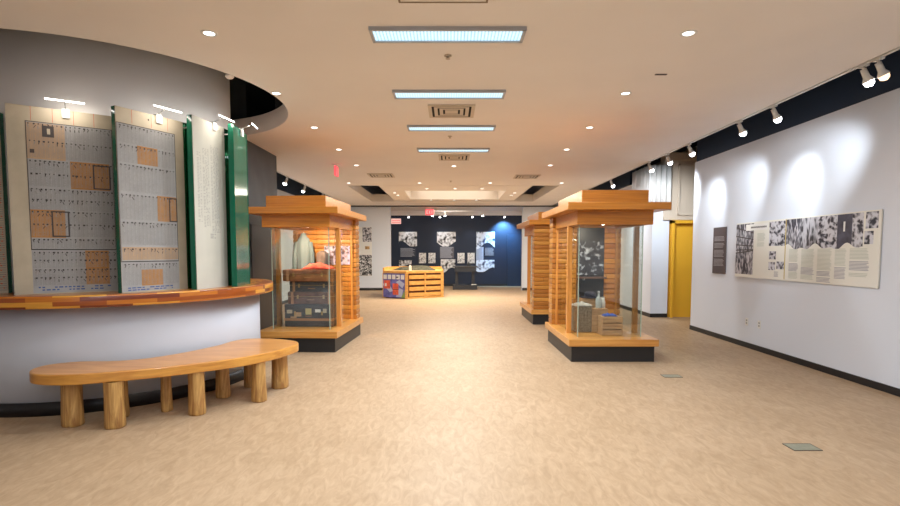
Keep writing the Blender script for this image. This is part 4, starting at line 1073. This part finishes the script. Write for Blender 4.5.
# poster on the white return wall, seen through the right case
t = thing('wall_poster', 'grey poster on the white side wall seen through the right case', 'poster', (4.76, 15.2, 0.9), -PI/2)
B('print', photo('faint_photo', lo=(0.2, 0.22, 0.25), hi=(0.7, 0.75, 0.8), scale=4), t, -0.7, 0.7, -0.012, 0, 0, 0.55)
B('dark_caption', M_TAUPE, t, -0.7, -0.55, -0.012, 0, 0.62, 1.4)

# --- right wall boards (local x runs towards the camera)
def rwall(y_far, z0): return (XR-0.008, y_far, z0)
RMATS = [M_BOARD, M_PHOTO3, M_PHOTO2, M_GTXT, M_PTXT, M_INK, M_BOARD2, M_PHOTO4, mat('mustard_strip', (0.5, 0.38, 0.1), 0.5), mat('dark_slate_photo', (0.06, 0.06, 0.09), 0.5, noise=0.5, nscale=9)]
def para(g, x0, x1, z1, z0, m, step=0.0165):
    z = z1
    while z > z0:
        g.quad(x0, x0+(x1-x0)*random.uniform(0.86, 1.0), z-step*0.42, z, -0.0175, m); z -= step
H_ = 0.885
g = G(); g.box(0, 1.275, -0.016, 0, 0, H_, 0)
g.quad(0, 0.50, 0.05, H_-0.02, -0.017, 1)
for k, zz in enumerate((0.82, 0.68, 0.54, 0.45, 0.40)):     # roof beams of the factory hall
    g.face([(0.0, -0.0173, zz), (0.50, -0.0173, zz-0.10+0.035*k), (0.50, -0.0173, zz-0.115+0.035*k), (0.0, -0.0173, zz-0.018)], 5)
g.quad(0.0, 0.50, 0.0, 0.05, -0.0172, 0)
g.quad(0.28, 0.86, 0.75, 0.85, -0.0175, 6)
for k in range(13):                                     # heading
    g.quad(0.42+k*0.032, 0.42+k*0.032+0.024, 0.785, 0.812, -0.018, 5)
para(g, 0.60, 0.80, 0.70, 0.58, 3); para(g, 0.60, 0.80, 0.555, 0.50, 3)
g.quad(0.90, 1.275, 0.50, 0.86, -0.017, 2); g.quad(0.91, 1.08, 0.30, 0.42, -0.017, 2); g.quad(0.91, 1.07, 0.14, 0.26, -0.017, 2); g.quad(1.10, 1.27, 0.16, 0.27, -0.017, 2)
para(g, 1.05, 1.15, 0.12, 0.05, 4)
o = g.obj('exhibit_board', RMATS, loc=rwall(8.76, 1.14), rz=-PI/2, merge=False)
tag(o, 'ivory wall board with a factory hall photo, nearer the yellow door', 'exhibit board', 'exhibit boards on the right wall')
g = G(); g.box(0, 1.655, -0.016, 0, 0, H_, 0)
g.quad(0.0, 0.02, 0.02, H_-0.01, -0.0168, 8)
cols = [0.02, 0.34, 0.66, 1.00, 1.24, 1.41]
pm = [1, 7, 2, 9, 2]
for i in range(5):
    x0, x1 = cols[i], cols[i+1]; n = 8
    for k in range(n):
        a, b = x0+(x1-x0)*k/n, x0+(x1-x0)*(k+1)/n
        hh = lambda u: 0.475+0.028*math.sin(u*11+1)+0.022*math.sin(u*23)
        g.face([(a, -0.017, hh(a)), (b, -0.017, hh(b)), (b, -0.017, 0.87), (a, -0.017, 0.87)], pm[i])
g.quad(1.10, 1.13, 0.66, 0.78, -0.0175, 6)
g.quad(1.44, 1.62, 0.68, 0.87, -0.017, 2); g.quad(1.43, 1.56, 0.50, 0.65, -0.017, 2)
for x0, x1, zs in ((0.10, 0.30, ((0.44, 0.27, 3), (0.24, 0.15, 4), (0.12, 0.04, 3))), (0.36, 0.62, ((0.44, 0.33, 3), (0.31, 0.22, 3), (0.19, 0.11, 4), (0.09, 0.04, 3))), (0.67, 0.93, ((0.44, 0.17, 3), (0.15, 0.11, 4), (0.07, 0.02, 4))), (0.98, 1.17, ((0.44, 0.24, 3), (0.21, 0.08, 4))), (1.22, 1.52, ((0.44, 0.32, 3), (0.29, 0.19, 4), (0.15, 0.12, 3)))):
    for a, b, m in zs: para(g, x0, x1, a+0.01, b, m)
o = g.obj('exhibit_board', RMATS, loc=rwall(7.483, 1.14), rz=-PI/2, merge=False)
tag(o, 'ivory wall board with a row of portrait photos above text columns', 'exhibit board', 'exhibit boards on the right wall')
g = G(); g.box(0, 0.44, -0.014, 0, 0, 0.825, 0)
for z1, z0 in ((0.66, 0.58), (0.54, 0.46), (0.42, 0.30), (0.26, 0.14)): para(g, 0.05, 0.40, z1, z0, 1, 0.022)
o = g.obj('text_board', [M_TAUPE, mat('grey_lettering', (0.38, 0.36, 0.38), 0.6)], loc=rwall(9.53, 1.165), rz=-PI/2, merge=False)
tag(o, 'narrow dark taupe text board left of the factory photo', 'text board')
for i, (y, lab) in enumerate(((8.40, 'white wall outlet plate, left of the two under the boards'), (8.06, 'white wall outlet plate, right of the two under the boards'))):
    t = thing('wall_outlet', lab, 'outlet', (XR, y, 0.36), -PI/2, 'wall outlets on the right wall')
    B('cover_plate', M_WHITE, t, -0.038, 0.038, -0.008, 0, 0, 0.12, bevel=0.003)
    for z in (0.025, 0.07): B('socket', mat('grey_socket', (0.3, 0.3, 0.3), 0.5), t, -0.018, 0.018, -0.0095, -0.008, z, z+0.025)

# floor boxes
for (x, y, lab) in ((2.80, 4.045, 'nearest flush grey-green floor box cover on the tan floor'), (2.77, 6.42, 'small flush floor box cover in front of the right case')):
    t = thing('floor_box', lab, 'floor box', (x, y, 0), 0, 'flush floor boxes')
    g = G(); a, b = 0.112, 0.074
    for q in ((-a, a, -b, -b+0.006), (-a, a, b-0.006, b), (-a, -a+0.006, -b+0.006, b-0.006), (a-0.006, a, -b+0.006, b-0.006)): g.box(*q, 0, 0.005)
    g.obj('rim', mat('dark_rim', (0.10, 0.08, 0.06), 0.4), t)
    B('cover', mat('grey_green_cover', (0.22, 0.22, 0.16), 0.4, noise=0.15, nscale=20), t, -a+0.006, a-0.006, -b+0.006, b-0.006, 0, 0.004)
